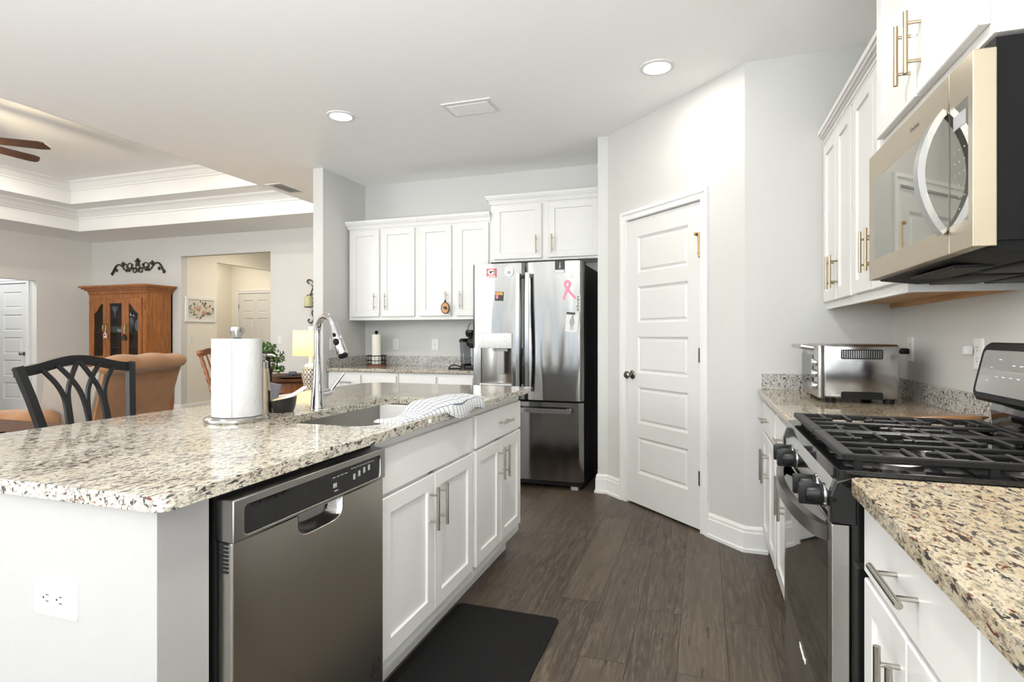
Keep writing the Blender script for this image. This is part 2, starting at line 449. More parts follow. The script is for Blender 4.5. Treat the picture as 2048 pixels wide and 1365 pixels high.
# ------------------------------------------------------------------ the shell
H = 2.745
XR, YB = .945, 5.075
YF, XL = 6.75, -9.6
struct('floor', B().box(-11.6, 1.1, -5.35, 9.6, -.06, 0), 'vinyl_plank', 'dark gray brown wood plank floor')
TX0, TX1, TY0, TY1 = -8.72, -4.27, .55, 5.95
b = B().plate_hole([(-11.6, -5.35), (1.1, -5.35), (1.1, 9.6), (-11.6, 9.6)], [[(TX0, TY0), (TX1, TY0), (TX1, TY1), (TX0, TY1)]], H, H+.06)
Z1, Z2, LD = 3.05, 3.36, .335
b.plate_hole([(TX0-.05, TY0-.05), (TX1+.05, TY0-.05), (TX1+.05, TY1+.05), (TX0-.05, TY1+.05)], [[(TX0+LD, TY0+LD), (TX1-LD, TY0+LD), (TX1-LD, TY1-LD), (TX0+LD, TY1-LD)]], Z1, Z1+.04)
b.box(TX0+LD-.05, TX1-LD+.05, TY0+LD-.05, TY1-LD+.05, Z2, Z2+.04)
struct('ceiling', b, 'ceiling_paint', 'pale gray ceiling with a stepped tray recess')
def tray_band(name, x0, x1, y0, y1, z0, z1, label):
    b = B()
    pr = [(0.0, z0), (0.0, z1-.135), (.012, z1-.13), (.012, z1-.105), (.022, z1-.10), (.05, z1-.05), (.075, z1-.025), (.075, z1-.001), (-.012, z1-.001), (-.012, z0+.0005)]
    rings = []
    for (sx, sy, X, Y) in ((1, 1, x0, y0), (-1, 1, x1, y0), (-1, -1, x1, y1), (1, -1, x0, y1)):
        rings.append([(X+sx*(d+.0125), Y+sy*(d+.0125), z) for d, z in pr])
    b.loft(rings, closed=True)
    struct(name, b, 'trim_paint', label)
tray_band('trim_1', TX0, TX1, TY0, TY1, H, Z1, 'white lower tray band with crown molding')
tray_band('trim_2', TX0+LD, TX1-LD, TY0+LD, TY1-LD, Z1, Z2, 'white upper tray band with crown molding')

struct('wall_right', B().box(XR, XR+.12, SIDE[1], 3.46, 0, H).box(XR, XR+.12, -5.3, SIDE[0], 0, H).box(XR, XR+.12, SIDE[0], SIDE[1], SIDE[3], H).box(XR, XR+.12, SIDE[0], SIDE[1], 0, SIDE[2]), 'wall_paint', 'light gray wall behind the range')
# pantry corner (angled wall with a doorway)
A = Vector((-.69, 4.385)); Bv = Vector((.225, 3.45)); dW = (Bv-A).normalized(); nW = Vector((dW.y, -dW.x)); LW = (Bv-A).length
if nW.y > 0: nW = -nW
MW = Matrix(((dW.x, 0, nW.x, A.x), (dW.y, 0, nW.y, A.y), (0, 1, 0, 0), (0, 0, 0, 1)))      # (u along wall, v up, w out to the kitchen)
DU0, DU1, DH = .243, .977, 2.045
b = B(MW); b.box(0, DU0-.02, 0, H, -.11, 0); b.box(DU1+.02, LW, 0, H, -.11, 0); b.box(DU0-.02, DU1+.02, DH+.02, H, -.11, 0)
struct('wall_pantry', b, 'wall_paint', 'angled pale wall around the pantry door')
struct('wall_pantry_right', B().box(.225, XR+.12, 3.45, 3.56, 0, H), 'wall_paint', 'gray wall between pantry corner and range wall')
struct('wall_pantry_closet', B().box(-.69, XR+.12, YB, YB+.11, 0, H).box(XR, XR+.12, 3.56, YB, 0, H), 'wall_paint', 'gray closet walls behind the pantry door')
struct('wall_pantry_left', B().box(-.767, -.69, 4.385, YB, 0, H), 'wall_paint', 'narrow white wall end beside the refrigerator')
struct('wall_back', B().box(-3.284, -.69, YB, YB+.11, 0, H), 'wall_paint', 'pale gray wall above the back counter')
struct('wall_stub', B().box(-3.39, -3.284, 4.385, YF, 0, H), 'wall_paint', 'white stub wall end left of the back cabinets')
HX0, HX1, HZ = -7.663, -5.96, 2.44
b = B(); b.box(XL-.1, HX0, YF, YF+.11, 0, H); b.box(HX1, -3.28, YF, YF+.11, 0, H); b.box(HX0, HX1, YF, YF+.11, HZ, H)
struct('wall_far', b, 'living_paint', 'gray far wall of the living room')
LY0, LY1 = 4.4, 5.926
b = B(); b.box(XL-.1, XL, LY1, YF, 0, H); b.box(XL-.1, XL, LY0, LY1, 2.046, H); b.box(XL-.1, XL, -5.3, LY0, 0, H)
struct('wall_left', b, 'far_wall_paint', 'beige gray left wall of the living room')
b = B(); b.box(-11.5, -10.49, LY1, LY1+.1, 0, H); b.box(-9.80, XL-.1, LY1, LY1+.1, 0, H); b.box(-10.49, -9.80, LY1, LY1+.1, 2.03, H); b.box(-11.6, -11.5, -5.3, 9.5, 0, H); b.box(-11.5, XL, LY0-.1, LY0, 0, H); b.box(-10.6, -9.7, LY1+.3, LY1+.35, 0, H)
struct('wall_hallway', b, 'wall_paint', 'white side hallway wall around the five panel door')
VY0, VY1, VYD = 7.44, 8.88, 8.9
b = B(); b.box(HX0-.11, HX0, YF+.11, VY0, 0, H); b.box(HX0-.11, HX0, VY0, VYD, 2.43, H); b.box(HX1, HX1+.1, YF+.11, 9.5, 0, H)
b.box(-8.90, -8.79, YF+.3, VYD+.1, 0, H); b.box(-8.79, -8.64, VYD, VYD+.1, 0, H); b.box(-7.80, HX1, VYD, VYD+.1, 0, H); b.box(-8.64, -7.80, VYD, VYD+.1, 2.045, H); b.box(-8.9, -7.6, VYD+.3, VYD+.35, 0, H)
b.box(-8.90, HX0-.11, YF+.2, YF+.3, 0, H)
struct('wall_hall', b, 'hall_paint', 'warm beige hall walls beyond the far opening')
b = B(); xs = XL-.1
for (x0, x1, z0, z1) in WIN:
    b.box(xs, x0, REAR-.1, REAR, 0, H); b.box(x0, x1, REAR-.1, REAR, 0, z0); b.box(x0, x1, REAR-.1, REAR, z1, H); xs = x1
b.box(xs, XR+.1, REAR-.1, REAR, 0, H)
struct('wall_rear', b, 'wall_paint', 'gray wall with windows behind the kitchen')
for i, (x0, x1, z0, z1) in enumerate(WIN):
    b = B(); xm = (x0+x1)/2; zm = (z0+z1)/2
    for q in ((x0, x0+.05, z0, z1), (x1-.05, x1, z0, z1), (x0, x1, z0, z0+.05), (x0, x1, z1-.05, z1), (xm-.025, xm+.025, z0, z1), (x0, x1, zm-.02, zm+.02)):
        b.box(q[0], q[1], REAR-.08, REAR-.02, q[2], q[3])
    o = struct('window_%d' % (i+1), b, 'trim_paint', 'white framed window in the rear wall')
    obj('pane', B().box(x0+.04, x1-.04, REAR-.052, REAR-.048, z0+.04, z1-.04), 'pane_glass', o)
b = B(); ym = (SIDE[0]+SIDE[1])/2
for q in ((SIDE[0], SIDE[0]+.06, SIDE[2], SIDE[3]), (SIDE[1]-.06, SIDE[1], SIDE[2], SIDE[3]), (ym-.04, ym+.04, SIDE[2], SIDE[3]), (SIDE[0], SIDE[1], SIDE[2], SIDE[2]+.07), (SIDE[0], SIDE[1], SIDE[3]-.06, SIDE[3])): b.box(XR+.03, XR+.09, *q)
o = struct('window_5', b, 'trim_paint', 'white framed sliding glass door behind the camera')  # unseen door, put in for its light
obj('pane', B().box(XR+.058, XR+.062, SIDE[0]+.05, SIDE[1]-.05, SIDE[2]+.05, SIDE[3]-.05), 'pane_glass', o)
# island half wall (drywall end and back)
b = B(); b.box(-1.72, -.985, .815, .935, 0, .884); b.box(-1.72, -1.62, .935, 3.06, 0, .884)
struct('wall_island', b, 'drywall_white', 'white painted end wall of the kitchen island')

# baseboards
def base_prof(h=.143): return [(0, 0), (.024, 0), (.024, .018), (.016, .022), (.016, h-.035), (.012, h-.03), (.012, h-.015), (.006, h), (0, h)]
def base_run(b, pts, h=.143):
    """pts: floor polyline; board grows to the right-hand side of the walking direction."""
    P = [Vector(p) for p in pts]; rings = []
    for i, p in enumerate(P):
        ds = []
        if i > 0: ds.append((P[i]-P[i-1]).normalized())
        if i < len(P)-1: ds.append((P[i+1]-P[i]).normalized())
        ns = [Vector((d.y, -d.x)) for d in ds]
        n = ns[0] if len(ns) == 1 else (ns[0]+ns[1])/(1+ns[0].dot(ns[1]))
        rings.append([(p.x+n.x*d, p.y+n.y*d, z) for d, z in base_prof(h)])
    b.loft(rings)
CU0, CU1 = DU0-.066, DU1+.066
pa = A+dW*CU0; pb = A+dW*CU1
b = B(); base_run(b, [(-.767, 4.62), (-.767, 4.385), (A.x, A.y), (pa.x, pa.y)]); struct('baseboard_pantry_left', b, 'trim_paint', 'white baseboard left of the pantry door')
b = B(); base_run(b, [(pb.x, pb.y), (Bv.x, Bv.y), (.345, 3.45)]); struct('baseboard_pantry_right', b, 'trim_paint', 'white baseboard right of the pantry door')
b = B(); base_run(b, [(HX0, YF+.0), (HX0, VY0)]); struct('baseboard_hall', b, 'trim_paint', 'white baseboard along the hall wall')
b = B(); base_run(b, [(XL, LY1), (XL, YF), (HX0, YF)]); base_run(b, [(HX1, YF), (-3.39, YF), (-3.39, 4.385)]); struct('baseboard_living', b, 'trim_paint', 'white baseboard of the living room')

# ------------------------------------------------------------------ doors
def casing(b, u0, u1, h, wd=.062, w0=0.):
    for (a, c) in ((u0-wd-.004, u0-.004), (u1+.004, u1+wd+.004)):
        out = a if a < u0 else c
        b.box(a, c, 0, h+.004+wd, w0, w0+.012)
        if a < u0: b.box(a, a+.022, 0, h+.004+wd, w0+.012, w0+.02); b.box(c-.012, c, 0, h+.004, w0+.012, w0+.015)
        else: b.box(c-.022, c, 0, h+.004+wd, w0+.012, w0+.02); b.box(a, a+.012, 0, h+.004, w0+.012, w0+.015)
    b.box(u0-.004, u1+.004, h+.004, h+.004+wd, w0, w0+.012); b.box(u0-wd+.018, u1+wd-.018, h+.044, h+.004+wd, w0+.012, w0+.02); b.box(u0-.004, u1+.004, h+.004, h+.016, w0+.012, w0+.015)
def jamb(b, u0, u1, h, d=.11):
    b.box(u0-.02, u0, 0, h, -d, 0); b.box(u1, u1+.02, 0, h, -d, 0); b.box(u0-.02, u1+.02, h, h+.02, -d, 0)
def panel_door(b, u0, u1, v0, v1, panels, t=.035, w0=-.036):
    """solid slab with raised panels sunk in its face; panels = [(ua,ub,va,vb)]"""
    b.plate_hole([(u0, v0), (u1, v0), (u1, v1), (u0, v1)], [[(a, c), (b_, c), (b_, d), (a, d)] for a, b_, c, d in panels], w0+.012, w0+t)
    b.box(u0, u1, v0, v1, w0, w0+.012)
    for a, c, d, e in panels:
        def ring(i, w): return [(a+i, d+i, w0+w), (c-i, d+i, w0+w), (c-i, e-i, w0+w), (a+i, e-i, w0+w)]
        b.loft([ring(0, .0125), ring(.0, t-.002), ring(.014, t-.012), ring(.02, t-.012), ring(.032, t-.004)])
def knob_geo(b, u, v, w0, r=.027):
    b.lathe([(.032, 0), (.032, .004), (.026, .009), (.011, .012), (.010, .03), (.018, .035), (r, .045), (r, .055), (.02, .064), (.0, .067)], (0, 0, 0), 20)
def five_panels(u0, u1, v0, v1, m=.115):
    h = (v1-v0); top, bot, gap = .125, .22, .098; ph = (h-top-bot-4*gap)/5; out = []
    z = v0+bot
    for i in range(5): out.append((u0+m, u1-m, z, z+ph)); z += ph+gap
    return out
def make_door(name, M, u0, u1, h, panels, label, mat, knob_u, hinge_u, wall_d, knob_v=.93, hz=(.35, 1.04, 1.78), slab_w=-.036):
    b = B(M); panel_door(b, u0+.003, u1-.003, .014, h-.006, panels, w0=slab_w)
    o = struct(name, b, mat, label, smooth=0)
    c = B(M); casing(c, u0, u1, h); jamb(c, u0, u1, h, wall_d); obj('door_frame', c, 'trim_paint', o, smooth=0)
    k = B(M @ Matrix.Translation((knob_u, knob_v, slab_w+.035))); knob_geo(k, 0, 0, 0); obj('door_knob', k, 'door_hardware', o)
    for z in hz:
        k = B(M); k.cyl((hinge_u, z-.045, .004), (hinge_u, z+.045, .004), .0065, seg=10); k.box(hinge_u-.022, hinge_u, z-.045, z+.045, -.003, .0015)
        obj('hinge', k, 'door_hardware', o)
    return o
d1 = make_door('door_1', MW, DU0, DU1, DH, five_panels(DU0, DU1, .014, DH-.006), 'white five panel pantry door in the angled wall', 'door_paint', DU0+.06, DU1-.002, .11, .93, (.33, 1.09))
k = B(MW); k.box(DU1-.035, DU1+.012, 1.828, 1.846, .0, .012, .003); k.cyl((DU1-.006, 1.70, .010), (DU1-.006, 1.846, .010), .010, seg=10); k.cyl((DU1-.006, 1.715, .010), (DU1-.006, 1.722, .010), .013); k.sphere((DU1-.034, 1.84, .014), .011); k.box(DU1-.018, DU1+.006, 1.69, 1.80, 0, .005)
o = obj('safety_latch', k, 'brass', d1)
MH = F_bck(LY1)
def five_at(u0, u1, h): return five_panels(u0, u1, .014, h)
make_door('door_2', MH, -10.47, -9.82, 2.02, five_at(-10.47, -9.82, 2.014), 'white five panel door in the side hallway', 'door_paint', -9.88, -10.468, .10, .935)
MV = F_bck(VYD)
u0, u1 = -8.62, -7.82; six = []
for (a, c) in ((u0+.11, u0+.35), (u1-.35, u1-.11)):
    six += [(a, c, 1.66, 1.90), (a, c, .98, 1.55), (a, c, .22, .86)]
make_door('door_3', MV, u0, u1, 2.035, six, 'white six panel door at the end of the hall', 'door_paint', u1-.06, u0+.002, .1)

# ------------------------------------------------------------------ ceiling lights, vents
def can_light(x, y, z, label, e, grp='recessed ceiling lights', col=WARM):
    o = thing('ceiling_light', (x, y, z), label, 'light', grp)
    obj('trim_ring', B().loft([[(x+r*math.cos(2*PI*j/32), y+r*math.sin(2*PI*j/32), z+h) for j in range(32)] for r, h in ((.098, 0), (.096, -.006), (.078, -.010), (.068, -.002), (.068, 0))], cap=False), 'white_plastic', o)
    obj('diffuser', B().lathe([(.0, -.0015), (.07, -.0015), (.07, 0.), (.0, 0.)], (x, y, z), 32), 'lamp_disk', o)
    area('can_beam', (x, y, z-.014), (0, 0, 0), .13, .13, e, col, 'DISK')
can_light(-2.391, 3.39, H, 'round recessed ceiling light in front of the stub wall', 9)
can_light(-.246, 3.347, H, 'round recessed ceiling light above the pantry door', 4.5)
can_light(-7.70, 4.60, Z2, 'recessed light in the tray ceiling below the fan blades', 8)
for (x, y, e) in ((-.3, 1.0, 15), (-2.3, 1.0, 4)):
    area('can_beam', (x, y, H-.014), (0, 0, 0), .13, .13, e, WARM, 'DISK')
for (x, y) in ((-5.4, 4.6), (-5.4, 1.9), (-7.7, 1.9)):
    area('can_beam', (x, y, Z2-.014), (0, 0, 0), .13, .13, 14, WARM, 'DISK')
area('hall_beam', (-6.8, 7.7, H-.02), (0, 0, 0), .2, .2, 9, (1, .88, .70), 'DISK')
area('hall_beam', (-8.25, 8.1, H-.02), (0, 0, 0), .15, .15, 7, (1, .90, .74), 'DISK')
area('hallway_beam', (-10.3, 5.2, H-.02), (0, 0, 0), .15, .15, 12, (.95, .97, 1), 'DISK')
area('dining_beam', (-5.2, 4.9, H+.25), (0, 0, 0), .2, .2, 12, WARM, 'DISK')  # added fill lamp without a fixture, lifts the living and dining side

def vent(name, x0, x1, y0, y1, label, slat_x=True, n=7):
    o = thing(name, ((x0+x1)/2, (y0+y1)/2, H), label, 'vent')
    obj('frame', B().plate_hole([(x0, y0), (x1, y0), (x1, y1), (x0, y1)], [[(x0+.028, y0+.028), (x1-.028, y0+.028), (x1-.028, y1-.028), (x0+.028, y1-.028)]], H-.008, H), 'white_plastic', o, smooth=0)
    obj('backing', B().box(x0+.02, x1-.02, y0+.02, y1-.02, H-.002, H-.0005), 'light_gray_plastic', o, smooth=0)
    b = B()
    for i in range(n):
        if slat_x:
            y = y0+.034+(y1-y0-.068)*i/(n-1)
            b.prism([(y-.012, H-.001), (y-.010, H-.001), (y+.010, H-.014), (y+.008, H-.015)], x0+.028, x1-.028, 0)
        else:
            x = x0+.034+(x1-x0-.068)*i/(n-1)
            b.prism([(x-.017, H-.003), (x-.015, H-.003), (x+.017, H-.012), (x+.015, H-.013)], y0+.028, y1-.028, 1)
    obj('louver', b, 'white_plastic', o, smooth=0)
vent('ceiling_vent', -1.645, -1.298, 3.43, 3.645, 'white louvered air vent in the kitchen ceiling')
vent('return_vent', -4.20, -4.01, 4.68, 5.05, 'white air vent on the ceiling beside the tray edge', False, 6)

# ------------------------------------------------------------------ cabinets
def add_doors(o, M, doors, hm='brushed_nickel'):
    for d in doors:
        b = B(M); (b.shaker if d[0] == 'door' else b.slab)(*d[1:5])
        p = obj('door' if d[0] == 'door' else 'drawer', b, 'cabinet_paint', o, smooth=20)
        if d[0] == 'panel': p.name = 'false_front'; WL[p.name] = WL[o.name]
        if len(d) > 5: obj('handle', B(M).pull(d[5], d[6], d[7]), hm, p)
def carcass(b, u0, u1, dep, z0=.115, z1=.884, toe=.075, back=True, rails=()):
    """open-topped base box in (u,v,w): w=0 is the face plane, the body runs to w=-dep"""
    b.box(u0, u0+.018, z0, z1, -dep, -.019); b.box(u1-.018, u1, z0, z1, -dep, -.019)
    b.box(u0+.018, u1-.018, z0, z0+.018, -dep, -.019); b.box(u0+.018, u1-.018, z0+.018, z1, -dep, -dep+.008)
    b.box(u0, u0+.038, z0, z1, -.019, 0); b.box(u1-.038, u1, z0, z1, -.019, 0)
    b.box(u0+.038, u1-.038, z1-.045, z1, -.019, 0); b.box(u0+.038, u1-.038, z0, z0+.05, -.019, 0)
    if u1-u0 > .5: b.box((u0+u1)/2-.022, (u0+u1)/2+.022, z0+.05, z1-.045, -.019, 0)
    for r in rails: b.box(u0+.038, u1-.038, r-.02, r+.02, -.019, 0)
    b.box(u0, u1, 0, z0, -toe-.015, -toe)
def crown(b, u0, u1, z0, dep, l=1, r=1):
    for (o_, a, c) in ((.010, 0, .012), (.014, .012, .03), (.022, .03, .04), (.034, .04, .052), (.042, .052, .062), (.042, .062, .075)):
        b.box(u0-o_*l, u1+o_*r, z0+a, z0+c, -dep, o_)
# island cabinets (face plane X = -.985)
MI = F_isl(-.985)
def base_cab(name, M, u0, u1, dep, label, doors, rails, cat='cabinet', grp=None, hm='brushed_nickel', toe=.075):
    c = M @ Vector(((u0+u1)/2, 0, -dep/2))
    o = thing(name, (c.x, c.y, 0), label, cat, grp)
    b = B(M); carcass(b, u0, u1, dep, rails=rails, toe=toe); obj('body', b, 'cabinet_paint', o, smooth=0)
    add_doors(o, M, doors, hm); return o
base_cab('sink_cabinet', MI, 1.575, 2.36, .62, 'white two door sink cabinet in the island beside the dishwasher',
    [('panel', 1.585, 2.345, .70, .848), ('door', 1.585, 1.962, .165, .688, 1.925, .565, True), ('door', 1.966, 2.345, .165, .688, 2.003, .565, True)], (.694,))
base_cab('end_cabinet', MI, 2.365, 3.06, .62, 'white narrow island cabinet with one drawer nearest the refrigerator',
    [('drawer', 2.385, 3.04, .70, .848, 2.74, .775, False), ('door', 2.385, 2.712, .165, .688, 2.68, .575, True), ('door', 2.716, 3.04, .165, .688, 2.748, .575, True)], (.694,))
# back wall base cabinets (face Y = 4.455)
MB_ = F_bck(4.455)
base_cab('base_cabinet', MB_, -3.278, -2.545, .60, 'white base cabinet under the wire towel holder on the back counter',
    [('drawer', -3.262, -2.925, .70, .855, -3.08, .792, False), ('drawer', -2.900, -2.56, .70, .855, -2.73, .76, False), ('door', -3.262, -2.925, .13, .685, -2.96, .58, True), ('door', -2.900, -2.56, .13, .685, -2.865, .58, True)], (.692,))
base_cab('base_cabinet', MB_, -2.54, -1.815, .60, 'white base cabinet under the coffee maker beside the refrigerator',
    [('drawer', -2.525, -2.175, .70, .855, -2.35, .76, False), ('drawer', -2.150, -1.83, .70, .855, -1.99, .76, False), ('door', -2.525, -2.175, .13, .685, -2.21, .58, True), ('door', -2.150, -1.83, .13, .685, -2.115, .58, True)], (.692,))
# right wall base cabinets (face X = .335)
MR = F_rgt(.335)
base_cab('base_cabinet', MR, 2.86, 3.448, .60, 'white base cabinet under the toaster oven against the pantry wall',
    [('drawer', 2.885, 3.43, .70, .845, 3.18, .775, False), ('door', 2.885, 3.155, .13, .685, 3.125, .545, True), ('door', 3.160, 3.43, .13, .685, 3.20, .545, True)], (.692,))
base_cab('base_cabinet', MR, 2.135, 2.855, .60, 'white base cabinet between the range and the toaster oven cabinet',
    [('drawer', 2.16, 2.835, .70, .845, 2.55, .775, False), ('door', 2.16, 2.495, .13, .685, 2.46, .56, True), ('door', 2.500, 2.835, .13, .685, 2.54, .56, True)], (.692,))
base_cab('base_cabinet', MR, .81, 1.355, .60, 'white drawer base cabinet in the foreground right of the range',
    [('drawer', .832, 1.345, .725, .862, 1.085, .80, False), ('door', .832, 1.085, .13, .712, 1.055, .60, True), ('door', 1.090, 1.345, .13, .712, 1.12, .60, True)], (.718,))
base_cab('base_cabinet', MR, .10, .805, .60, 'white base cabinet at the lower right corner under warm granite',
    [('drawer', .12, .785, .725, .862, .45, .80, False), ('door', .12, .45, .13, .712, .42, .60, True), ('door', .455, .785, .13, .712, .49, .60, True)], (.718,))

def wall_cab(name, M, u0, u1, z0, z1, dep, label, doors, cl, cr, hm='brushed_nickel', under=None, crown_on=True, lips=(1, 1)):
    c = M @ Vector(((u0+u1)/2, z0, -dep/2))
    o = thing(name, tuple(c), label, 'cabinet', None)
    b = B(M); zi = z0+.03 if under else z0
    b.box(u0, u1, zi, z1, -dep, -.001 if not under else -.02)
    if under:
        b.box(u0, u1, z0, z1, -.02, 0); [b.box(a_, a_+.018, z0, zi, -dep, -.02) for a_, f_ in ((u0, lips[0]), (u1-.018, lips[1])) if f_]
    obj('body', b, 'cabinet_paint', o, smooth=0)
    if under:
        obj('underside', B(M).box(u0+.018*lips[0], u1-.018*lips[1], zi-.006, zi-.0005, -dep+.001, -.021), 'cabinet_maple', o, smooth=0)
        obj('hanging_rail', B(M).box(u0+.018*lips[0], u1-.018*lips[1], z0+.001, zi-.006, -dep+.001, -dep+.016), 'cabinet_maple', o, smooth=0)
    if crown_on:
        b = B(M); crown(b, u0, u1, z1, dep, cl, cr); obj('crown_molding', b, 'cabinet_paint', o, smooth=0)
    add_doors(o, M, doors, hm); return o
MU = F_bck(4.765)
wall_cab('wall_cabinet', MU, -3.262, -2.509, 1.36, 2.238, .308, 'white two door upper cabinet at the left end of the back wall',
    [('door', -3.232, -2.922, 1.392, 2.222, -2.968, 1.535, True), ('door', -2.893, -2.545, 1.392, 2.222, -2.848, 1.535, True)], 1, 0)
wall_cab('wall_cabinet', MU, -2.508, -1.791, 1.36, 2.238, .308, 'white two door upper cabinet with an oval ornament on its handle',
    [('door', -2.486, -2.170, 1.392, 2.222, -2.212, 1.535, True), ('door', -2.118, -1.808, 1.392, 2.222, -2.08, 1.535, True)], 0, 0)
wall_cab('wall_cabinet', MU, -1.79, -.772, 1.865, 2.375, .308, 'white short two door cabinet above the refrigerator',
    [('door', -1.755, -1.318, 1.885, 2.36, -1.362, 2.0, True), ('door', -1.258, -.82, 1.885, 2.36, -1.222, 2.0, True)], 1, 0, 'nickel_warm')
MUR = F_rgt(.634)
wall_cab('wall_cabinet', MUR, 2.83, 3.448, 1.352, 2.235, .310, 'white upper cabinet against the pantry wall above the toaster oven',
    [('door', 3.136, 3.43, 1.388, 2.22, 3.172, 1.52, True), ('door', 2.842, 3.130, 1.388, 2.22, 3.092, 1.52, True)], 0, 0, 'nickel_warm', True, True, (0, 0))
wall_cab('wall_cabinet', MUR, 2.165, 2.829, 1.352, 2.235, .310, 'white upper cabinet touching the left side of the microwave',
    [('door', 2.50, 2.806, 1.388, 2.22, 2.536, 1.535, True), ('door', 2.185, 2.494, 1.388, 2.22, 2.452, 1.535, True)], 0, 0, 'nickel_warm', True, True, (1, 0))
MUM = F_rgt(.548)
wall_cab('wall_cabinet', MUM, 1.375, 2.125, 1.812, 2.56, .395, 'white deep cabinet mounted above the microwave',
    [('door', 1.752, 2.105, 1.838, 2.54, 1.79, 1.965, True), ('door', 1.39, 1.746, 1.838, 2.54, 1.712, 1.965, True)], 1, 1, 'nickel_warm')

# ------------------------------------------------------------------ counters
def counter(name, poly, holes, label, mat='granite', z0=.884, z1=.914):
    b = B().plate_hole(poly, holes, z0, z1)
    o = obj(name, b, mat, smooth=35, bevel=.009); return tag(o, label, 'countertop')
SK = rrect(-1.432, -1.018, 1.60, 2.425, .085, 6)
def rect_r(x0, x1, y0, y1, rs, seg=5):
    out = []
    for (cx, cy, st, r) in ((x1, y1, 0, rs[0]), (x0, y1, 90, rs[1]), (x0, y0, 180, rs[2]), (x1, y0, 270, rs[3])):
        sx = -1 if cx == x1 else 1; sy = -1 if cy == y1 else 1
        for i in range(seg+1):
            an = R(st+90*i/seg); out.append((cx+sx*r+r*math.cos(an), cy+sy*r+r*math.sin(an)))
    return out
counter('island_countertop', rect_r(-2.015, -.935, .782, 3.172, (.03, .14, .05, .03)), [SK], 'cream and gray speckled granite island countertop with sink cutout')
o = counter('back_countertop', [(-3.282, 4.425), (-1.80, 4.425), (-1.80, 5.073), (-3.282, 5.073)], [], 'granite countertop along the back wall left of the refrigerator')
obj('backsplash', B().box(-3.26, -1.80, 5.053, 5.073, .914, 1.010), 'granite_splash', o, smooth=0, bevel=.002)
obj('side_splash', B().box(-3.282, -3.262, 4.44, 5.073, .914, 1.010), 'granite_splash', o, smooth=0, bevel=.002)
o = counter('range_countertop', [(.292, 2.13), (.943, 2.13), (.943, 3.448), (.292, 3.448)], [], 'granite countertop under the toaster oven', 'granite_warm')
obj('backsplash', B().box(.923, .943, 2.13, 3.427, .914, 1.000), 'granite_splash', o, smooth=0, bevel=.002)
obj('end_splash', B().box(.312, .943, 3.428, 3.448, .914, 1.000), 'granite_splash', o, smooth=0, bevel=.002)
counter('front_countertop', rect_r(.290, .943, .05, 1.362, (.005, .035, .005, .005)), [], 'warm amber speckled granite countertop in the right foreground', 'granite_warm')

# ------------------------------------------------------------------ sink, faucet
o = thing('kitchen_sink', (-1.225, 2.01, .70), 'stainless undermount sink set into the island countertop', 'sink')
b = B()
def rr3(i, z, r): return [(x, y, z) for x, y in rrect(-1.438-i, -1.012+i, 1.594-i, 2.431+i, r, 6)]
b.loft([rr3(.02, .8835, .10), rr3(0, .8835, .09), rr3(-.003, .74, .085), rr3(-.02, .712, .07), rr3(-.07, .703, .04)], cap=False)
f = [b.V(p) for p in rr3(-.07, .703, .04)]; b.face(f)
obj('basin', b, 'stainless_basin', o)
obj('drain', B().lathe([(.045, .704), (.043, .708), (.03, .706), (.028, .7045), (0, .7045)], (-1.23, 2.0, 0), 24), 'chrome', o)

fx, fy = -1.492, 1.957
o = thing('faucet', (fx, fy, .914), 'chrome gooseneck faucet behind the island sink', 'faucet')
obj('base_body', B().lathe([(.030, 0), (.030, .006), (.0285, .012), (.0225, .08), (.017, .15), (.0138, .195), (.0138, .21)], (fx, fy, .914), 28), 'chrome', o)
pts = [(fx, fy, 1.124), (fx, fy, 1.20)]
rad = .066
dx, dy = math.cos(R(-24)), math.sin(R(-24))
for i in range(0, 15):
    an = PI - PI*.86*i/14
    k = rad+rad*math.cos(an); pts.append((fx+dx*k, fy+dy*k, 1.222+rad*math.sin(an)))
obj('neck', B().tube(pts, .0125, 18), 'chrome', o)
e = Vector(pts[-1]); dn = (Vector(pts[-1])-Vector(pts[-2])).normalized()
q = [e, e+dn*.012, e+dn*.05, e+dn*.128, e+dn*.133]
s = obj('spray_head', B().tube(q, [.0125, .0145, .017, .0215, .019], 20), 'chrome', o)
obj('nozzle', B().cyl(e+dn*.131, e+dn*.140, .018, seg=18), 'black_rubber', s)
side = Vector((.1, -1, .0)).normalized()
for kk, rz in ((.043, .0065), (.075, .011)):
    c = e+dn*kk+side*(.0155+kk*.05); obj('button', B().tube([c-dn*rz*1.2, c-dn*rz*.6, c+dn*rz*.6, c+dn*rz*1.2], [rz*.5, rz, rz, rz*.5], 12), 'black_rubber', s)
obj('lever', B().tube([(fx, fy+.012, .968), (fx+.004, fy+.05, .97), (fx+.006, fy+.078, .972)], [.013, .013, .0135], 14).tube([(fx+.006, fy+.07, .972), (fx+.012, fy+.085, .99), (fx+.045, fy+.115, 1.05)], [.008, .0075, .006], 10), 'chrome', o)

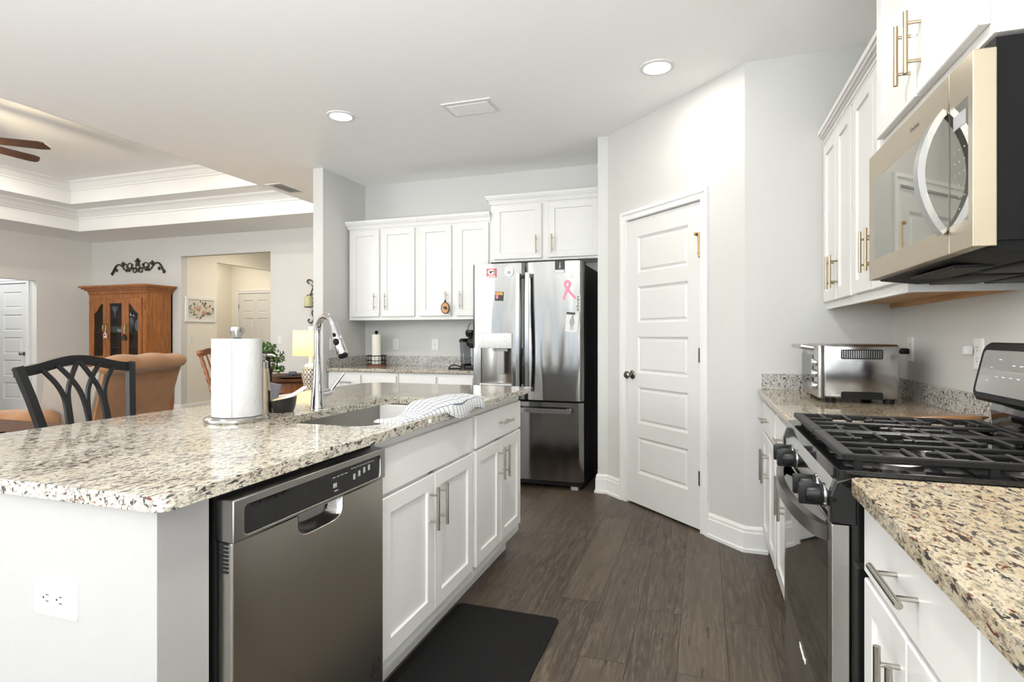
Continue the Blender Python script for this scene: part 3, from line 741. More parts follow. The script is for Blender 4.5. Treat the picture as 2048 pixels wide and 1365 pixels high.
# ------------------------------------------------------------------ dishwasher
DX = -.943
o = thing('dishwasher', (-1.28, 1.255, 0), 'stainless dishwasher with black control strip in the island', 'dishwasher')
obj('tub', B().box(-1.60, DX-.045, .958, 1.556, .10, .868), 'dark_case', o, smooth=0)
obj('toe_panel', B().box(-1.07, -1.055, .958, 1.556, .0, .10), 'black_plastic', o, smooth=0)
PK = [(1.165, .772), (1.345, .772)] + [(1.255+.09*math.cos(R(a)), .748-.03*math.sin(R(a))) for a in range(0, 181, 15)]
PK = [(1.165, .770), (1.345, .770)] + [(1.255+.09*math.copysign(abs(math.cos(R(a)))**.5, math.cos(R(a))), .752-.036*math.sin(R(a))**.6) for a in range(8, 173, 12)]
b = B(F_isl(DX)); b.plate_hole([(.955, .115), (1.556, .115), (1.556, .770), (.955, .770)], [[(u, v-.004) for u, v in PK]], -.04, 0)
obj('door', b, 'stainless_satin', o, smooth=0, bevel=.004)
b = B(F_isl(DX)); Cc = [(u, v-.004) for u, v in PK]; cu, cv = 1.255, .755
b.loft([[(u, v, -.001) for u, v in Cc], [(cu+(u-cu)*.92, cv+(v-cv)*.9, -.016) for u, v in Cc], [(cu+(u-cu)*.72, cv+(v-cv)*.66+.006, -.03) for u, v in Cc]], cap=False)
b.face([b.V((cu+(u-cu)*.72, cv+(v-cv)*.66+.006, -.03)) for u, v in Cc])
obj('pocket_handle', b, 'stainless_polished', o)
b = B(F_isl(DX)); b.plate_hole([(.953, .770), (1.558, .770), (1.558, .862), (.953, .862)], [rrect(.985, 1.532, .778, .843, .012)], -.045, .006)
cp = obj('control_panel', b, 'stainless', o, smooth=30, bevel=.003)
obj('display_strip', B(F_isl(DX)).box(.983, 1.534, .776, .845, -.02, .0005), 'black_gloss', cp, smooth=0)
b = B(F_isl(DX))
for i in range(5): b.box(1.012+i*.024, 1.030+i*.024, .833, .840, .0005, .0035)
obj('steam_vent', b, 'slot_dark', cp, smooth=0)
b = B(F_isl(DX))
for u, v, a, c in [(1.31, .805, .008, .006), (1.315, .79, .008, .0015), (1.40, .808, .005, .008), (1.425, .812, .005, .008), (1.45, .816, .005, .008), (1.475, .818, .005, .008)]: b.box(u-a, u+a, v-c, v+c, .0005, .0012)
for i in range(9): b.box(1.385+i*.0135, 1.394+i*.0135, .832, .8345, .0005, .0012)
for i in range(4): b.box(1.30+i*.018, 1.312+i*.018, .826, .828, .0005, .0012)
obj('control_marks', b, 'gray_plastic', cp, smooth=0)
b = B()
for i in range(8): b.box(DX-.033, DX-.010, .9535, .9555, .705+i*.0085, .7095+i*.0085)
obj('side_vent', b, 'slot_dark', o, smooth=0)
b = B(F_isl(DX)); cx, cz = 1.515, .20
b.tube([(cx+.021*math.cos(2*PI*i/28), cz+.031*math.sin(2*PI*i/28), .001) for i in range(28)], .0008, 6, True)
for i in range(4): b.box(cx-.013, cx+.013, cz+.013-i*.0095, cz+.0165-i*.0095, .0002, .0012)
obj('round_sticker', b, 'slot_dark', o)

# ------------------------------------------------------------------ refrigerator
FX0, FX1, FM, FY = -1.793, -.870, -1.340, 4.333
o = thing('refrigerator', ((FX0+FX1)/2, 4.69, 0), 'stainless french door refrigerator with water dispenser', 'refrigerator')
obj('case', B().box(FX0+.008, FX1-.008, FY+.075, 5.05, .03, 1.775), 'dark_case', o, smooth=0, bevel=.004)
def front(x0, x1, a=None, c=None, bul=.012, n=18):
    a = x0 if a is None else a; c = x1 if c is None else c
    pts = []
    for i in range(n+1):
        x = a+(c-a)*i/n; k = (x-x0)/(x1-x0)*2-1
        e = .022*max(0, (abs(k)-.94)/.06)**2
        pts.append((x, FY-bul*(1-k*k)+e))
    return pts+[(c, FY+.066), (a, FY+.066)]
DZ0, DZ1, DA, DC = .822, 1.112, -1.712, -1.450
b = B(); b.prism(front(FX0, FM-.003), .703, DZ0); b.prism(front(FX0, FM-.003), DZ1, 1.792)
b.prism(front(FX0, FM-.003, FX0, DA, n=6), DZ0, DZ1); b.prism(front(FX0, FM-.003, DC, FM-.003, n=8), DZ0, DZ1)
dl = obj('door', b, 'stainless_fridge', o, smooth=25)
b = B(); b.prism(front(FM+.003, FX1), .703, 1.792); dr = obj('door', b, 'stainless_fridge', o, smooth=25)
b = B(); b.prism(front(FX0, FX1, n=28), .075, .688); fz = obj('freezer_drawer', b, 'stainless_fridge', o, smooth=25)
b = B()
for i in range(0, 9):
    pass
arc = [(DA+(DC-DA)*i/12, FY+.012+.045*math.sin(PI*i/12)) for i in range(13)]
b.loft([[(x, y, DZ0) for x, y in arc]+[(x, y+.004, DZ0) for x, y in arc[::-1]], [(x, y, DZ1) for x, y in arc]+[(x, y+.004, DZ1) for x, y in arc[::-1]]])
b.box(DA, DC, FY-.006, FY+.06, DZ0-.003, DZ0+.006)
dp = obj('dispenser_recess', b, 'stainless_basin', dl)
b = B(); b.box(-1.725, -1.443, FY-.022, FY+.03, 1.108, 1.232, .006); obj('dispenser_panel', b, 'light_gray_plastic', dl)
b = B(); b.box(-1.575, -1.515, FY-.005, FY+.02, .90, 1.088, .006); b.box(-1.60, -1.49, FY+.005, FY+.03, 1.085, 1.108); b.cyl((-1.60, FY+.0, 1.085), (-1.60, FY+.0, 1.108), .012); obj('dispenser_paddle', b, 'gray_plastic', dl)
b = B(); b.box(-1.722, -1.447, FY-.018, FY+.02, DZ0-.012, DZ0, .003); obj('drip_tray', b, 'light_gray_plastic', dl)
b = B()
for i in range(5): b.box(-1.695+i*.05, -1.68+i*.05, FY-.0235, FY-.0218, 1.124, 1.127)
for u in (-1.69, -1.50): b.box(u-.012, u+.012, FY-.0235, FY-.0218, 1.165, 1.168); b.box(u-.009, u+.009, FY-.0235, FY-.0218, 1.20, 1.202)
obj('panel_marks', b, 'gray_plastic', dl, smooth=0)
def vbar(x, z0, z1, par):
    pts = [(x, FY-.060-.012*math.sin(PI*i/10), z0+(z1-z0)*i/10) for i in range(11)]
    b = B().tube(pts, 1, flat=(.015, .008), up=(1, 0, 0))
    for z in (z0+.018, z1-.018): b.box(x-.011, x+.011, FY-.06, FY+.0, z-.016, z+.016, .003)
    obj('handle', b, 'stainless_polished', par, smooth=25)
vbar(-1.378, .765, 1.705, dl); vbar(-1.302, .765, 1.705, dr)
pts = [(-1.71+.75*i/10, FY-.058-.012*math.sin(PI*i/10), .628) for i in range(11)]
b = B().tube(pts, 1, flat=(.018, .008), up=(0, 0, 1))
for x in (-1.69, -.98): b.box(x-.016, x+.016, FY-.058, FY, .616, .640, .003)
obj('handle', b, 'stainless_polished', fz, smooth=25)
b = B()
for x in (FX0+.08, FX1-.08): b.box(x-.028, x+.028, FY+.05, FY+.11, 0, .032); b.cyl((x, 4.98, 0), (x, 4.98, .032), .025)
obj('leveling_foot', b, 'gray_plastic', o)
obj('toe_grille', B().box(FX0+.02, FX1-.02, FY+.04, FY+.075, .030, .074), 'black_plastic', o, smooth=0)
obj('hinge_cover', B().box(FX1-.10, FX1-.01, FY+.02, FY+.16, 1.776, 1.80, .006), 'dark_case', o)

# magnets and pictures on the refrigerator doors
def fy_at(x):
    x0, x1 = (FX0, FM) if x < FM else (FM, FX1); k = (x-x0)/(x1-x0)*2-1
    return FY-.012*(1-k*k)
def mag(name, x, z, wd, ht, mat, label, tilt=0., cat='magnet', grp='magnets on the refrigerator', shape=None):
    M = Matrix.Translation((x, fy_at(x)-.0042, z)) @ Matrix.Rotation(R(tilt), 4, 'Y') @ Matrix(((1, 0, 0, 0), (0, 0, -1, 0), (0, 1, 0, 0), (0, 0, 0, 1)))
    o = thing(name, (x, fy_at(x)-.004, z-ht/2), label, cat, grp)
    b = B(M); (b.box(-wd/2, wd/2, -ht/2, ht/2, 0, .003) if shape is None else shape(b)); obj('face', b, mat, o, smooth=30)
    return o, M
o, M = mag('logo_magnet', -1.618, 1.718, .082, .070, 'red_ink', 'red rectangular magnet with a black and white letter G oval')
b = B(M).lathe([(.0, .003), (.001, .003)], seg=3); b = B(M)
def ell(b, a, c, w0, w1, cx=0, cy=0): b.loft([[(cx+a*math.cos(2*PI*i/28), cy+c*math.sin(2*PI*i/28), w) for i in range(28)] for w in (w0, w1)])
ell(b, .033, .024, .003, .0036, 0, .006); obj('oval', b, 'white_ink', o)
b = B(M); ell(b, .030, .021, .0036, .0042, 0, .006); obj('oval', b, 'black_ink', o)
b = B(M); pts = [(.022*math.cos(R(a)), .006+.0145*math.sin(R(a)), .0042) for a in range(35, 330, 18)]+[(.021, .003, .0042), (.004, .003, .0042)]
b.tube(pts, 1, flat=(.0006, .0042), up=(0, 0, 1)); 
o2 = obj('letter', b, 'white_ink', o)
b = B(M); b.box(-.036, .036, -.031, -.023, .003, .0036); obj('caption_bar', b, 'white_ink', o, smooth=0)
o, M = mag('round_magnet', -1.468, 1.728, .074, .082, 'white_ink', 'round white magnet near the top of the left refrigerator door', shape=lambda b: ell(b, .038, .043, 0, .003))
b = B(M); ell(b, .017, .015, .003, .0036, .0, -.012); obj('print_patch', b, 'gray_ink', o)
b = B(M); b.tube([(.026*math.cos(R(a)), .005+.026*math.sin(R(a)), .0033) for a in range(50, 131, 8)], .0022, 6); obj('print_arc', b, 'orange_ink', o)
o, M = mag('picture_magnet', -1.552, 1.528, .068, .072, 'black_ink', 'small dark square picture magnet with a golden top', 3)
b = B(M); b.box(-.032, .032, .010, .033, .003, .0036); obj('sky_print', b, 'orange_ink', o, smooth=0)
b = B(M); ell(b, .010, .016, .003, .0037, -.016, -.006); obj('figure_print', b, 'pink_ink', o)
o, M = mag('photo', -1.052, 1.745, .075, .092, 'black_ink', 'small dark photograph at the top of the right refrigerator door', 0, 'photo', 'photos on the refrigerator')
b = B(M); b.box(-.037, .037, -.046, -.022, .003, .0036); obj('white_print', b, 'light_ink', o, smooth=0)
b = B(M); ell(b, .006, .020, .003, .0037, .002, .004); ell(b, .005, .006, .003, .0037, .003, .03); obj('figure_print', b, 'gray_ink', o)
o = thing('clear_hook', (-.963, fy_at(-.963)-.004, 1.66), 'clear round hook above the pink ribbon magnet', 'hook')
obj('disc', B(F_bck(fy_at(-.963)-.001)).loft([[(-.963+r*math.cos(2*PI*i/20), 1.678+r*math.sin(2*PI*i/20), w) for i in range(20)] for r, w in ((.016, 0), (.016, .004), (.01, .007))]), 'light_gray_plastic', o)
o = thing('ribbon_magnet', (-.975, fy_at(-.975)-.004, 1.49), 'pink awareness ribbon magnet on the right refrigerator door', 'magnet', 'magnets on the refrigerator')
b = B(F_bck(fy_at(-.965)-.002))
b.tube(smooth([(-1.020, 1.488, .001), (-1.004, 1.545, .001), (-.978, 1.592, .001), (-.974, 1.618, .0015), (-.990, 1.632, .002), (-1.008, 1.622, .0035), (-1.006, 1.595, .0048), (-.970, 1.545, .0045), (-.930, 1.500, .002)], 5), 1, flat=(.0010, .0095), up=(0, 0, 1))
obj('loop', b, 'pink_ink', o)
o, M = mag('strip_magnet', -.908, 1.46, .032, .128, 'light_ink', 'narrow black and white patterned strip magnet at the door edge', 0)
b = B(M); random.seed(3)
for i in range(12): b.box(-.014+random.random()*.008, .004+random.random()*.010, -.058+i*.0098, -.0525+i*.0098, .003, .0036)
obj('pattern', b, 'black_ink', o, smooth=0)
o, M = mag('photo', -.955, 1.315, .098, .152, 'light_ink', 'gray photograph of a person from behind on the refrigerator', 5, 'photo', 'photos on the refrigerator')
b = B(M); b.box(-.049, .02, .058, .076, .003, .0036); obj('dark_print', b, 'black_ink', o, smooth=0)
b = B(M); ell(b, .020, .034, .003, .0037, 0, .0); ell(b, .011, .014, .003, .0037, .002, .042); b.box(-.012, -.003, -.060, -.03, .003, .0034); b.box(.003, .012, -.060, -.03, .003, .0034); obj('figure_print', b, 'gray_ink', o)

# ------------------------------------------------------------------ range
RY0, RY1 = 1.368, 2.126
o = thing('gas_range', (.6, (RY0+RY1)/2, 0), 'stainless and black gas range between the granite counters', 'range')
obj('body', B().box(.30, .935, RY0, RY1, .03, .895), 'black_gloss', o, smooth=0, bevel=.003)
b = B(); b.prism([(.30, .905), (.262, .868), (.262, .82), (.30, .815)], RY0+.028, RY1-.028, 1); 
obj('control_panel', b, 'stainless_polished', o, smooth=0, bevel=.003)
for ya, yb_ in ((RY0-.001, RY0+.028), (RY1-.028, RY1+.001)):
    b = B(); b.prism([(.31, .915), (.268, .900), (.258, .868), (.258, .812), (.31, .808)], ya, yb_, 1); obj('end_cap', b, 'black_gloss', o, smooth=0, bevel=.004)
b = B(); b.plate_hole(rrect(.272, .85, RY0, RY1, .012), [rrect(.31, .80, RY0+.035, RY1-.035, .03)], .895, .925); b.box(.275, .85, RY0+.003, RY1-.003, .893, .908)
obj('cooktop', b, 'black_gloss', o, smooth=30, bevel=.003)
# oven door
MO = F_rgt(.30)
b = B(MO); b.plate_hole([(RY0+.012, .30), (RY1-.012, .30), (RY1-.012, .806), (RY0+.012, .806)], [rrect(RY0+.05, RY1-.05, .365, .80, .01)], 0, .038)
od = obj('oven_door', b, 'stainless', o, smooth=0, bevel=.004)
obj('door_glass', B(MO).box(RY0+.048, RY1-.048, .363, .802, .01, .0385), 'oven_glass', od, smooth=0)
pts = []
for i in range(41):
    k = i/40; y = RY0+.05+(RY1-RY0-.10)*k; e = math.sin(PI*k)**.5
    pts.append((.268-.052*e, y, .775))
b = B().tube(pts, 1, flat=(.017, .010), up=(0, 0, 1)); obj('handle', b, 'steel_dark', od, smooth=40)
tm = text_mesh('Whirlpool', .022); b = B(F_rgt(.2617) @ Matrix.Translation(((RY0+RY1)/2, .333, 0)) @ Matrix.Scale(-1, 4, (1, 0, 0))); b.add(tm); obj('brand_lettering', b, 'white_ink', od, smooth=0)
obj('storage_drawer', B(MO).box(RY0+.012, RY1-.012, .06, .288, 0, .034, .004), 'stainless', o)
obj('kick_plate', B().box(.33, .345, RY0+.02, RY1-.02, 0, .055), 'black_plastic', o, smooth=0)
for y in (1.465, 1.555, 1.865, 1.955):
    M = Matrix.Translation((.263, y, .846)) @ Matrix.Rotation(R(-90), 4, 'Y')
    b = B(M); b.lathe([(.026, 0), (.026, .006), (.021, .010), (.020, .034), (.017, .038), (0, .038)], seg=20); b.box(-.024, .024, -.008, .008, .008, .052, .004)
    k = obj('knob', b, 'black_plastic', o)
    b = B(M); b.lathe([(.0275, -.002), (.0275, .003), (.0262, .003), (.0262, -.002)], seg=24); obj('knob_ring', b, 'chrome', k)
# burners
for (x, y, r) in ((.43, 1.56, .046), (.43, 1.94, .038), (.69, 1.56, .036), (.69, 1.94, .046), (.56, 1.747, .034)):
    b = B().lathe([(r*1.25, .908), (r*1.25, .914), (r, .918), (r, .926), (0, .926)], (x, y, 0), 24); bu = obj('burner', b, 'steel_dark', o)
    b = B().lathe([(r*.92, .926), (r*.92, .933), (r*.8, .936), (0, .936)], (x, y, 0), 24); obj('burner_cap', b, 'black_satin', bu)
GX0, GX1 = .288, .800
for (g0, g1, nm) in ((RY0+.028, (RY0+RY1)/2-.002, 0), ((RY0+RY1)/2+.002, RY1-.028, 1)):
    b = B(); zt, hh = .955, .016
    def bar(x0, x1, y0, y1, top=zt, h=hh): b.box(x0, x1, y0, y1, top-h, top, .003, 1)
    bar(GX0, GX0+.026, g0, g1); bar(GX1-.02, GX1, g0, g1); bar(GX0+.004, GX1-.003, g0+.001, g0+.016, zt-.0012); bar(GX0+.004, GX1-.003, g1-.016, g1-.001, zt-.0012)
    gm = (g0+g1)/2
    bar(GX0+.02, GX1-.015, gm-.006, gm+.006, zt-.002, .012)
    for x in (.365, .43, .495, .56, .625, .69, .755):
        if abs(x-.56) < .01: bar(x-.006, x+.006, g0+.004, g1-.004, zt-.0004, .014)
        else:
            bar(x-.005, x+.005, g0+.01, g0+.115, zt-.0006, .013); bar(x-.005, x+.005, g1-.115, g1-.01, zt-.0006, .013)
    for y in (g0+.095, g1-.095):
        bar(GX0+.02, .385, y-.005, y+.005, zt-.0018, .012); bar(.47, .645, y-.005, y+.005, zt-.0018, .012); bar(.735, GX1-.01, y-.005, y+.005, zt-.0018, .012)
    for x in (GX0+.03, .56, GX1-.03):
        for y in (g0+.008, g1-.008): b.box(x-.008, x+.008, y-.006, y+.006, .909, zt-.01)
    obj('grate', b, 'cast_iron', o, smooth=0)
# backguard: glossy riser and tilted console
b = B(); b.prism([(.845, .905), (.835, .985), (.845, 1.02), (.935, 1.02), (.935, .905)], RY0+.004, RY1-.004, 1); obj('backguard', b, 'black_gloss', o, smooth=0, bevel=.004)
ca = Vector((.785, 1.018)); cb = Vector((.822, 1.192)); cd = (cb-ca).normalized(); cn = Vector((-cd.y, cd.x))
MC = Matrix(((0, cd.x, cn.x, ca.x), (1, 0, 0, 0), (0, cd.y, cn.y, ca.y), (0, 0, 0, 1)))
b = B(MC); b.loft([[(u, v, w_) for u, v in rrect(RY0+i, RY1-i, i, (cb-ca).length-i, .03, 5)] for i, w_ in ((.0, -.09), (0, -.01), (.008, 0))])
cs = obj('console', b, 'black_satin', o, smooth=40)
b = B(MC); b.loft([[(u, v, w_) for u, v in rrect(RY0+.028, RY1-.028, .024, (cb-ca).length-.026, .014, 4)] for w_ in (0, .0025)]); cf = obj('console_face', b, 'stainless', cs, smooth=30)
b = B(MC); b.loft([[(u, v, w_) for u, v in rrect(RY0+.20, RY1-.37, .045, (cb-ca).length-.04, .01, 4)] for w_ in (.0025, .006)]); obj('clock_display', b, 'black_gloss', cs, smooth=30)

b = B(MC)
for i, (u, v) in enumerate(((1.86, .075), (1.90, .075), (1.94, .075), (1.98, .075), (1.86, .11), (1.90, .11), (1.98, .125), (2.02, .10), (2.03, .06), (1.83, .13))): b.box(u, u+.016, v, v+.0022, .0025, .003)
obj('console_marks', b, 'gray_plastic', cs, smooth=0)

# ------------------------------------------------------------------ microwave
MY0, MY1, MX, MZ0, MZ1 = 1.372, 2.118, .512, 1.388, 1.783
o = thing('microwave', (.73, 1.745, MZ0), 'stainless over the range microwave with lens shaped handle', 'microwave')
obj('case', B().box(MX+.040, .942, MY0+.004, MY1-.004, MZ0+.012, MZ1+.02), 'black_satin', o, smooth=0)
MM = F_rgt(MX+.04); SP = 1.487
b = B(MM); b.plate_hole([(SP+.001, MZ0), (MY1, MZ0), (MY1, MZ1), (SP+.001, MZ1)], [[(SP+.001+.002, 1.448), (2.066, 1.448), (2.066, 1.698), (SP+.003, 1.698)]], 0, .04)
md = obj('door', b, 'gold_steel', o, smooth=0, bevel=.002)
obj('door_glass', B(MM).box(SP+.002, 2.070, 1.446, 1.70, .006, .0395), 'mirror_glass', md, smooth=0)
b = B(MM); b.plate_hole([(MY0, MZ0), (SP-.001, MZ0), (SP-.001, MZ1), (MY0, MZ1)], [[(MY0+.022, 1.448), (SP-.003, 1.448), (SP-.003, 1.698), (MY0+.022, 1.698)]], 0, .04)
mc = obj('control_panel', b, 'gold_steel', o, smooth=0, bevel=.002)
obj('control_glass', B(MM).box(MY0+.02, SP-.002, 1.446, 1.70, .006, .0395), 'mirror_glass', mc, smooth=0)
b = B(MM)
for r in range(6):
    for c_ in range(3): b.box(1.409+c_*.024, 1.412+c_*.024, 1.475+r*.025, 1.478+r*.025, .0395, .0402)
obj('keypad_marks', b, 'gray_plastic', mc, smooth=0)
b = B(MM); b.box(1.405, 1.465, 1.648, 1.678, .0395, .0402); obj('display', b, 'gray_plastic', mc, smooth=0)
pts = []
for i in range(25):
    k = i/24; z = 1.438+(1.706-1.438)*k; e = math.sin(PI*k)**.8
    pts.append((MX-.004-.046*e, SP+.02, z))
b = B().tube(pts, 1, flat=(.015, .007), up=(0, 1, 0)); obj('handle', b, 'stainless_polished', md, smooth=40)
tm = text_mesh('Whirlpool', .017); b = B(F_rgt(MX-.0002) @ Matrix.Translation((1.70, 1.742, 0)) @ Matrix.Scale(-1, 4, (1, 0, 0))); b.add(tm); obj('brand_lettering', b, 'steel_dark', md, smooth=0)
b = B(); b.prism([(MX+.02, MZ0+.012), (MX+.03, MZ0-.004), (MX+.13, MZ0-.016), (.93, MZ0-.010), (.93, MZ0+.012)], MY0+.01, MY1-.01, 1); bt = obj('bottom_panel', b, 'black_satin', o, smooth=0)
b = B()
for (x0, x1) in ((.66, .78), (.80, .92)):
    for i in range(2): b.box(x0, x1, MY0+.08+i*.34, MY0+.36+i*.34, MZ0-.022, MZ0-.006, .003)
obj('grease_filter', b, 'dark_case', bt)

area('cooktop_light', (.60, 1.745, MZ0-.03), (0, 0, 0), .10, .30, 4, (1, .97, .93))
obj('surface_light', B().box(.56, .64, 1.60, 1.89, MZ0-.0185, MZ0-.012), 'dark_case', bt, smooth=0)
# ------------------------------------------------------------------ toaster oven
o = thing('toaster_oven', (.65, 3.03, .914), 'stainless toaster oven on the counter in the right corner', 'toaster oven')
TX_, TXB, TYA, TYB_, TZ0, TZ1 = .508, .797, 2.825, 3.255, .935, 1.172
b = B(); b.box(TX_, TXB, TYA, TYB_, TZ0, TZ1, .010, 3); obj('shell', b, 'stainless_polished', o, smooth=40)
b = B(); b.box(TX_-.022, TX_+.001, TYA+.004, TYB_-.002, TZ0-.002, TZ1-.004, .006); fr = obj('front_frame', b, 'stainless', o)
obj('oven_window', B(F_rgt(TX_-.022)).box(TYA+.115, TYB_-.02, TZ0+.05, TZ1-.05, 0, .004), 'oven_glass', fr, smooth=0)
b = B(); b.tube([(TX_-.02, TYA+.12, TZ1-.018), (TX_-.065, TYA+.13, TZ1-.012), (TX_-.07, TYA+.20, TZ1-.012), (TX_-.07, TYB_-.08, TZ1-.012), (TX_-.065, TYB_-.02, TZ1-.012), (TX_-.02, TYB_-.015, TZ1-.018)], .011, 12)
obj('handle', b, 'stainless', fr)
for i, z in enumerate((TZ0+.155, TZ0+.105, TZ0+.05)):
    M = Matrix.Translation((TX_-.022, TYA+.055, z)) @ Matrix.Rotation(R(-90), 4, 'Y'); obj('knob', B(M).lathe([(.017, 0), (.017, .012), (.014, .018), (0, .018)], seg=16), 'chrome', fr)
obj('lcd_screen', B(F_rgt(TX_-.022)).box(TYA+.02, TYA+.095, TZ1-.075, TZ1-.02, 0, .002), 'gray_plastic', fr, smooth=0)
b = B(); x0, x1 = .575, .735
b.loft([[(x, TYA-w_, z) for x, z in rrect(x0, x1, 1.108, 1.150, .006)] for w_ in (0., .0015)]); vt = obj('vent_panel', b, 'slot_dark', o)
b = B()
for i in range(18): b.box(x0+.004+i*.0086, x0+.0092+i*.0086, TYA-.004, TYA-.001, 1.112, 1.146, .001, 1)
obj('vent_slats', b, 'stainless_polished', vt)
b = B(); b.loft([[(x, TYA-w_, z) for x, z in rrect(x0, x1, .934, .966, .008)] for w_ in (0., .002)]); obj('lower_vent', b, 'black_plastic', o)
for (x, y) in ((.54, 2.86), (.765, 2.86), (.54, 3.22), (.765, 3.22)): obj('foot', B().cyl((x, y, .914), (x, y, .937), .021, .024, 16), 'black_plastic', o)
b = B(); b.tube([(TXB-.002, 3.16, 1.02), (.83, 3.17, 1.06), (.87, 3.19, 1.12), (.905, 3.195, 1.135)], .004, 8); b.box(.90, .937, 3.178, 3.205, 1.122, 1.150, .006)
obj('power_cord', b, 'black_plastic', o)

# ------------------------------------------------------------------ outlets and switches
def plate(name, M, wd, ht, label, kind, cat):
    c = M @ Vector((0, 0, 0)); o = thing(name, tuple(c), label, cat, None)
    b = B(M); b.loft([[(u, v, w_) for u, v in rrect(-wd/2+i, wd/2-i, -ht/2+i, ht/2-i, .004, 3)] for i, w_ in ((0, 0), (0, .003), (.004, .0065))]); obj('cover_plate', b, 'white_plastic', o, smooth=30)
    if kind == 'duplex':
        hz = wd > ht
        for s in (-1, 1):
            d = (s*.0195, 0) if hz else (0, s*.0195)
            M2 = M @ Matrix.Translation((d[0], d[1], .0065)) @ (Matrix.Rotation(R(-90), 4, 'Z') if hz else I4)
            b = B(M2); b.loft([[(u, v, w_) for u, v in rrect(-.0165, .0165, -.014, .014, .011, 5)] for w_ in (0, .0018)]); rc = obj('receptacle', b, 'white_plastic', o, smooth=30)
            b = B(M2); b.box(-.0075, -.0055, -.001, .008, .0018, .0022); b.box(.0055, .0075, -.001, .008, .0018, .0022); b.cyl((0, -.0075, .0018), (0, -.0075, .0022), .0025, seg=10); obj('slots', b, 'slot_dark', rc, smooth=0)
    elif kind == 'decora':
        b = B(M); b.loft([[(u, v, w_) for u, v in rrect(-.0165, .0165, -.033, .033, .003, 3)] for w_ in (.0065, .009)]); rc = obj('receptacle', b, 'white_plastic', o, smooth=30)
        b = B(M)
        for z in (-.019, .019): b.box(-.0075, -.0055, z-.004, z+.005, .009, .0094); b.box(.0055, .0075, z-.004, z+.005, .009, .0094); b.box(-.002, .002, z-.011, z-.008, .009, .0094)
        obj('slots', b, 'slot_dark', rc, smooth=0)
    elif kind == 'switch':
        b = B(M); b.box(-.0165, .0165, -.033, .033, .0065, .008); b.box(-.015, .015, 0, .031, .008, .011, .001, 1); obj('rocker', b, 'white_plastic', o, smooth=30)
    elif kind == 'jack':
        b = B(M); b.cyl((0, 0, .0065), (0, 0, .009), .006, seg=12); b.cyl((0, .042, .0065), (0, .042, .0075), .003, seg=8); b.cyl((0, -.042, .0065), (0, -.042, .0075), .003, seg=8); obj('jack', b, 'steel_dark', o)
    return o
def at(M, u, v): return M @ Matrix.Translation((u, v, 0))
MEND = F_bck(.815)
plate('outlet', at(MEND, -1.259, .672), .122, .079, 'white horizontal double outlet on the island end wall', 'duplex', 'outlet')
MBW = F_bck(YB)
plate('outlet', at(MBW, -2.93, 1.125), .070, .116, 'white outlet on the back wall right of the wire towel holder', 'decora', 'outlet')
plate('phone_jack', at(MBW, -2.49, 1.125), .078, .118, 'white jack plate on the back wall nearest the coffee maker', 'jack', 'outlet')
plate('outlet', at(F_isl(-3.284), 4.52, 1.13), .070, .116, 'white outlet on the stub wall behind the faucet spout', 'decora', 'outlet')
MRW = F_rgt(XR)
plate('outlet', at(MRW, 3.185, 1.145), .070, .118, 'white outlet on the range wall with the toaster plug', 'duplex', 'outlet')
o = plate('outlet', at(MRW, 2.475, 1.145), .070, .118, 'white outlet behind the range console with a clear plug', 'duplex', 'outlet')
tag(obj('plug_guard', B(MRW).box(2.50, 2.532, 1.14, 1.175, .009, .035, .006), 'light_gray_plastic'), 'clear plastic plug in the outlet beside the range console', 'plug')
plate('light_switch', at(F_isl(HX0), 6.93, 1.142), .072, .118, 'white light switch under the floral picture', 'switch', 'light switch')
plate('light_switch', at(F_bck(YF), -5.79, 1.148), .072, .118, 'white light switch on the far wall above the green plant', 'switch', 'light switch')

# ------------------------------------------------------------------ things on the island
tx, ty = -1.543, 1.585
o = thing('paper_towel_holder', (tx, ty, .914), 'steel paper towel holder standing on the island', 'paper towel holder')
obj('base', B().lathe([(.103, 0), (.105, .004), (.104, .012), (.096, .018), (0, .018)], (tx, ty, .914), 40), 'stainless', o)
obj('rod', B().cyl((tx, ty, .93), (tx, ty, 1.19), .008), 'stainless', o)
obj('knob', B().lathe([(.010, 0), (.012, .012), (.0165, .026), (.0225, .042), (.0235, .052), (.022, .058), (0, .059)], (tx, ty, 1.182), 28), 'stainless', o)
def roll(c, r, z0, z1, core=.02, amp=.0006, seg=72, nz=36):
    b = B(); rg = []
    rnd = random.Random(4)
    rg.append([(c[0]+core*math.cos(2*PI*j/seg), c[1]+core*math.sin(2*PI*j/seg), z0) for j in range(seg)])
    for i in range(nz+1):
        z = z0+(z1-z0)*i/nz
        rg.append([(c[0]+(r+rnd.uniform(-amp, amp))*math.cos(2*PI*j/seg), c[1]+(r+rnd.uniform(-amp, amp))*math.sin(2*PI*j/seg), z) for j in range(seg)])
    rg.append([(c[0]+core*math.cos(2*PI*j/seg), c[1]+core*math.sin(2*PI*j/seg), z1) for j in range(seg)])
    b.loft(rg, closed=True); return b
o = obj('paper_towel_roll', roll((tx, ty), .0805, .9335, 1.200, amp=.0011), 'paper', smooth=80); tag(o, 'thick white paper towel roll on the island', 'paper towel')
an = R(-78); an0 = math.atan2(-ty, -tx)-.62
b = B()
for kk in range(10):
    pass
a_ = [an0+.06*i for i in range(8)]
ring = lambda rr, z: [(tx+rr(i)*math.cos(t), ty+rr(i)*math.sin(t), z) for i, t in enumerate(a_)]
outer = lambda i: .0829+.0016*(1-i/7); inner = lambda i: .0812
b.loft([ring(outer, .934)+ring(inner, .934)[::-1], ring(outer, 1.1995)+ring(inner, 1.1995)[::-1]])
obj('loose_sheet', b, 'paper', o, smooth=60)

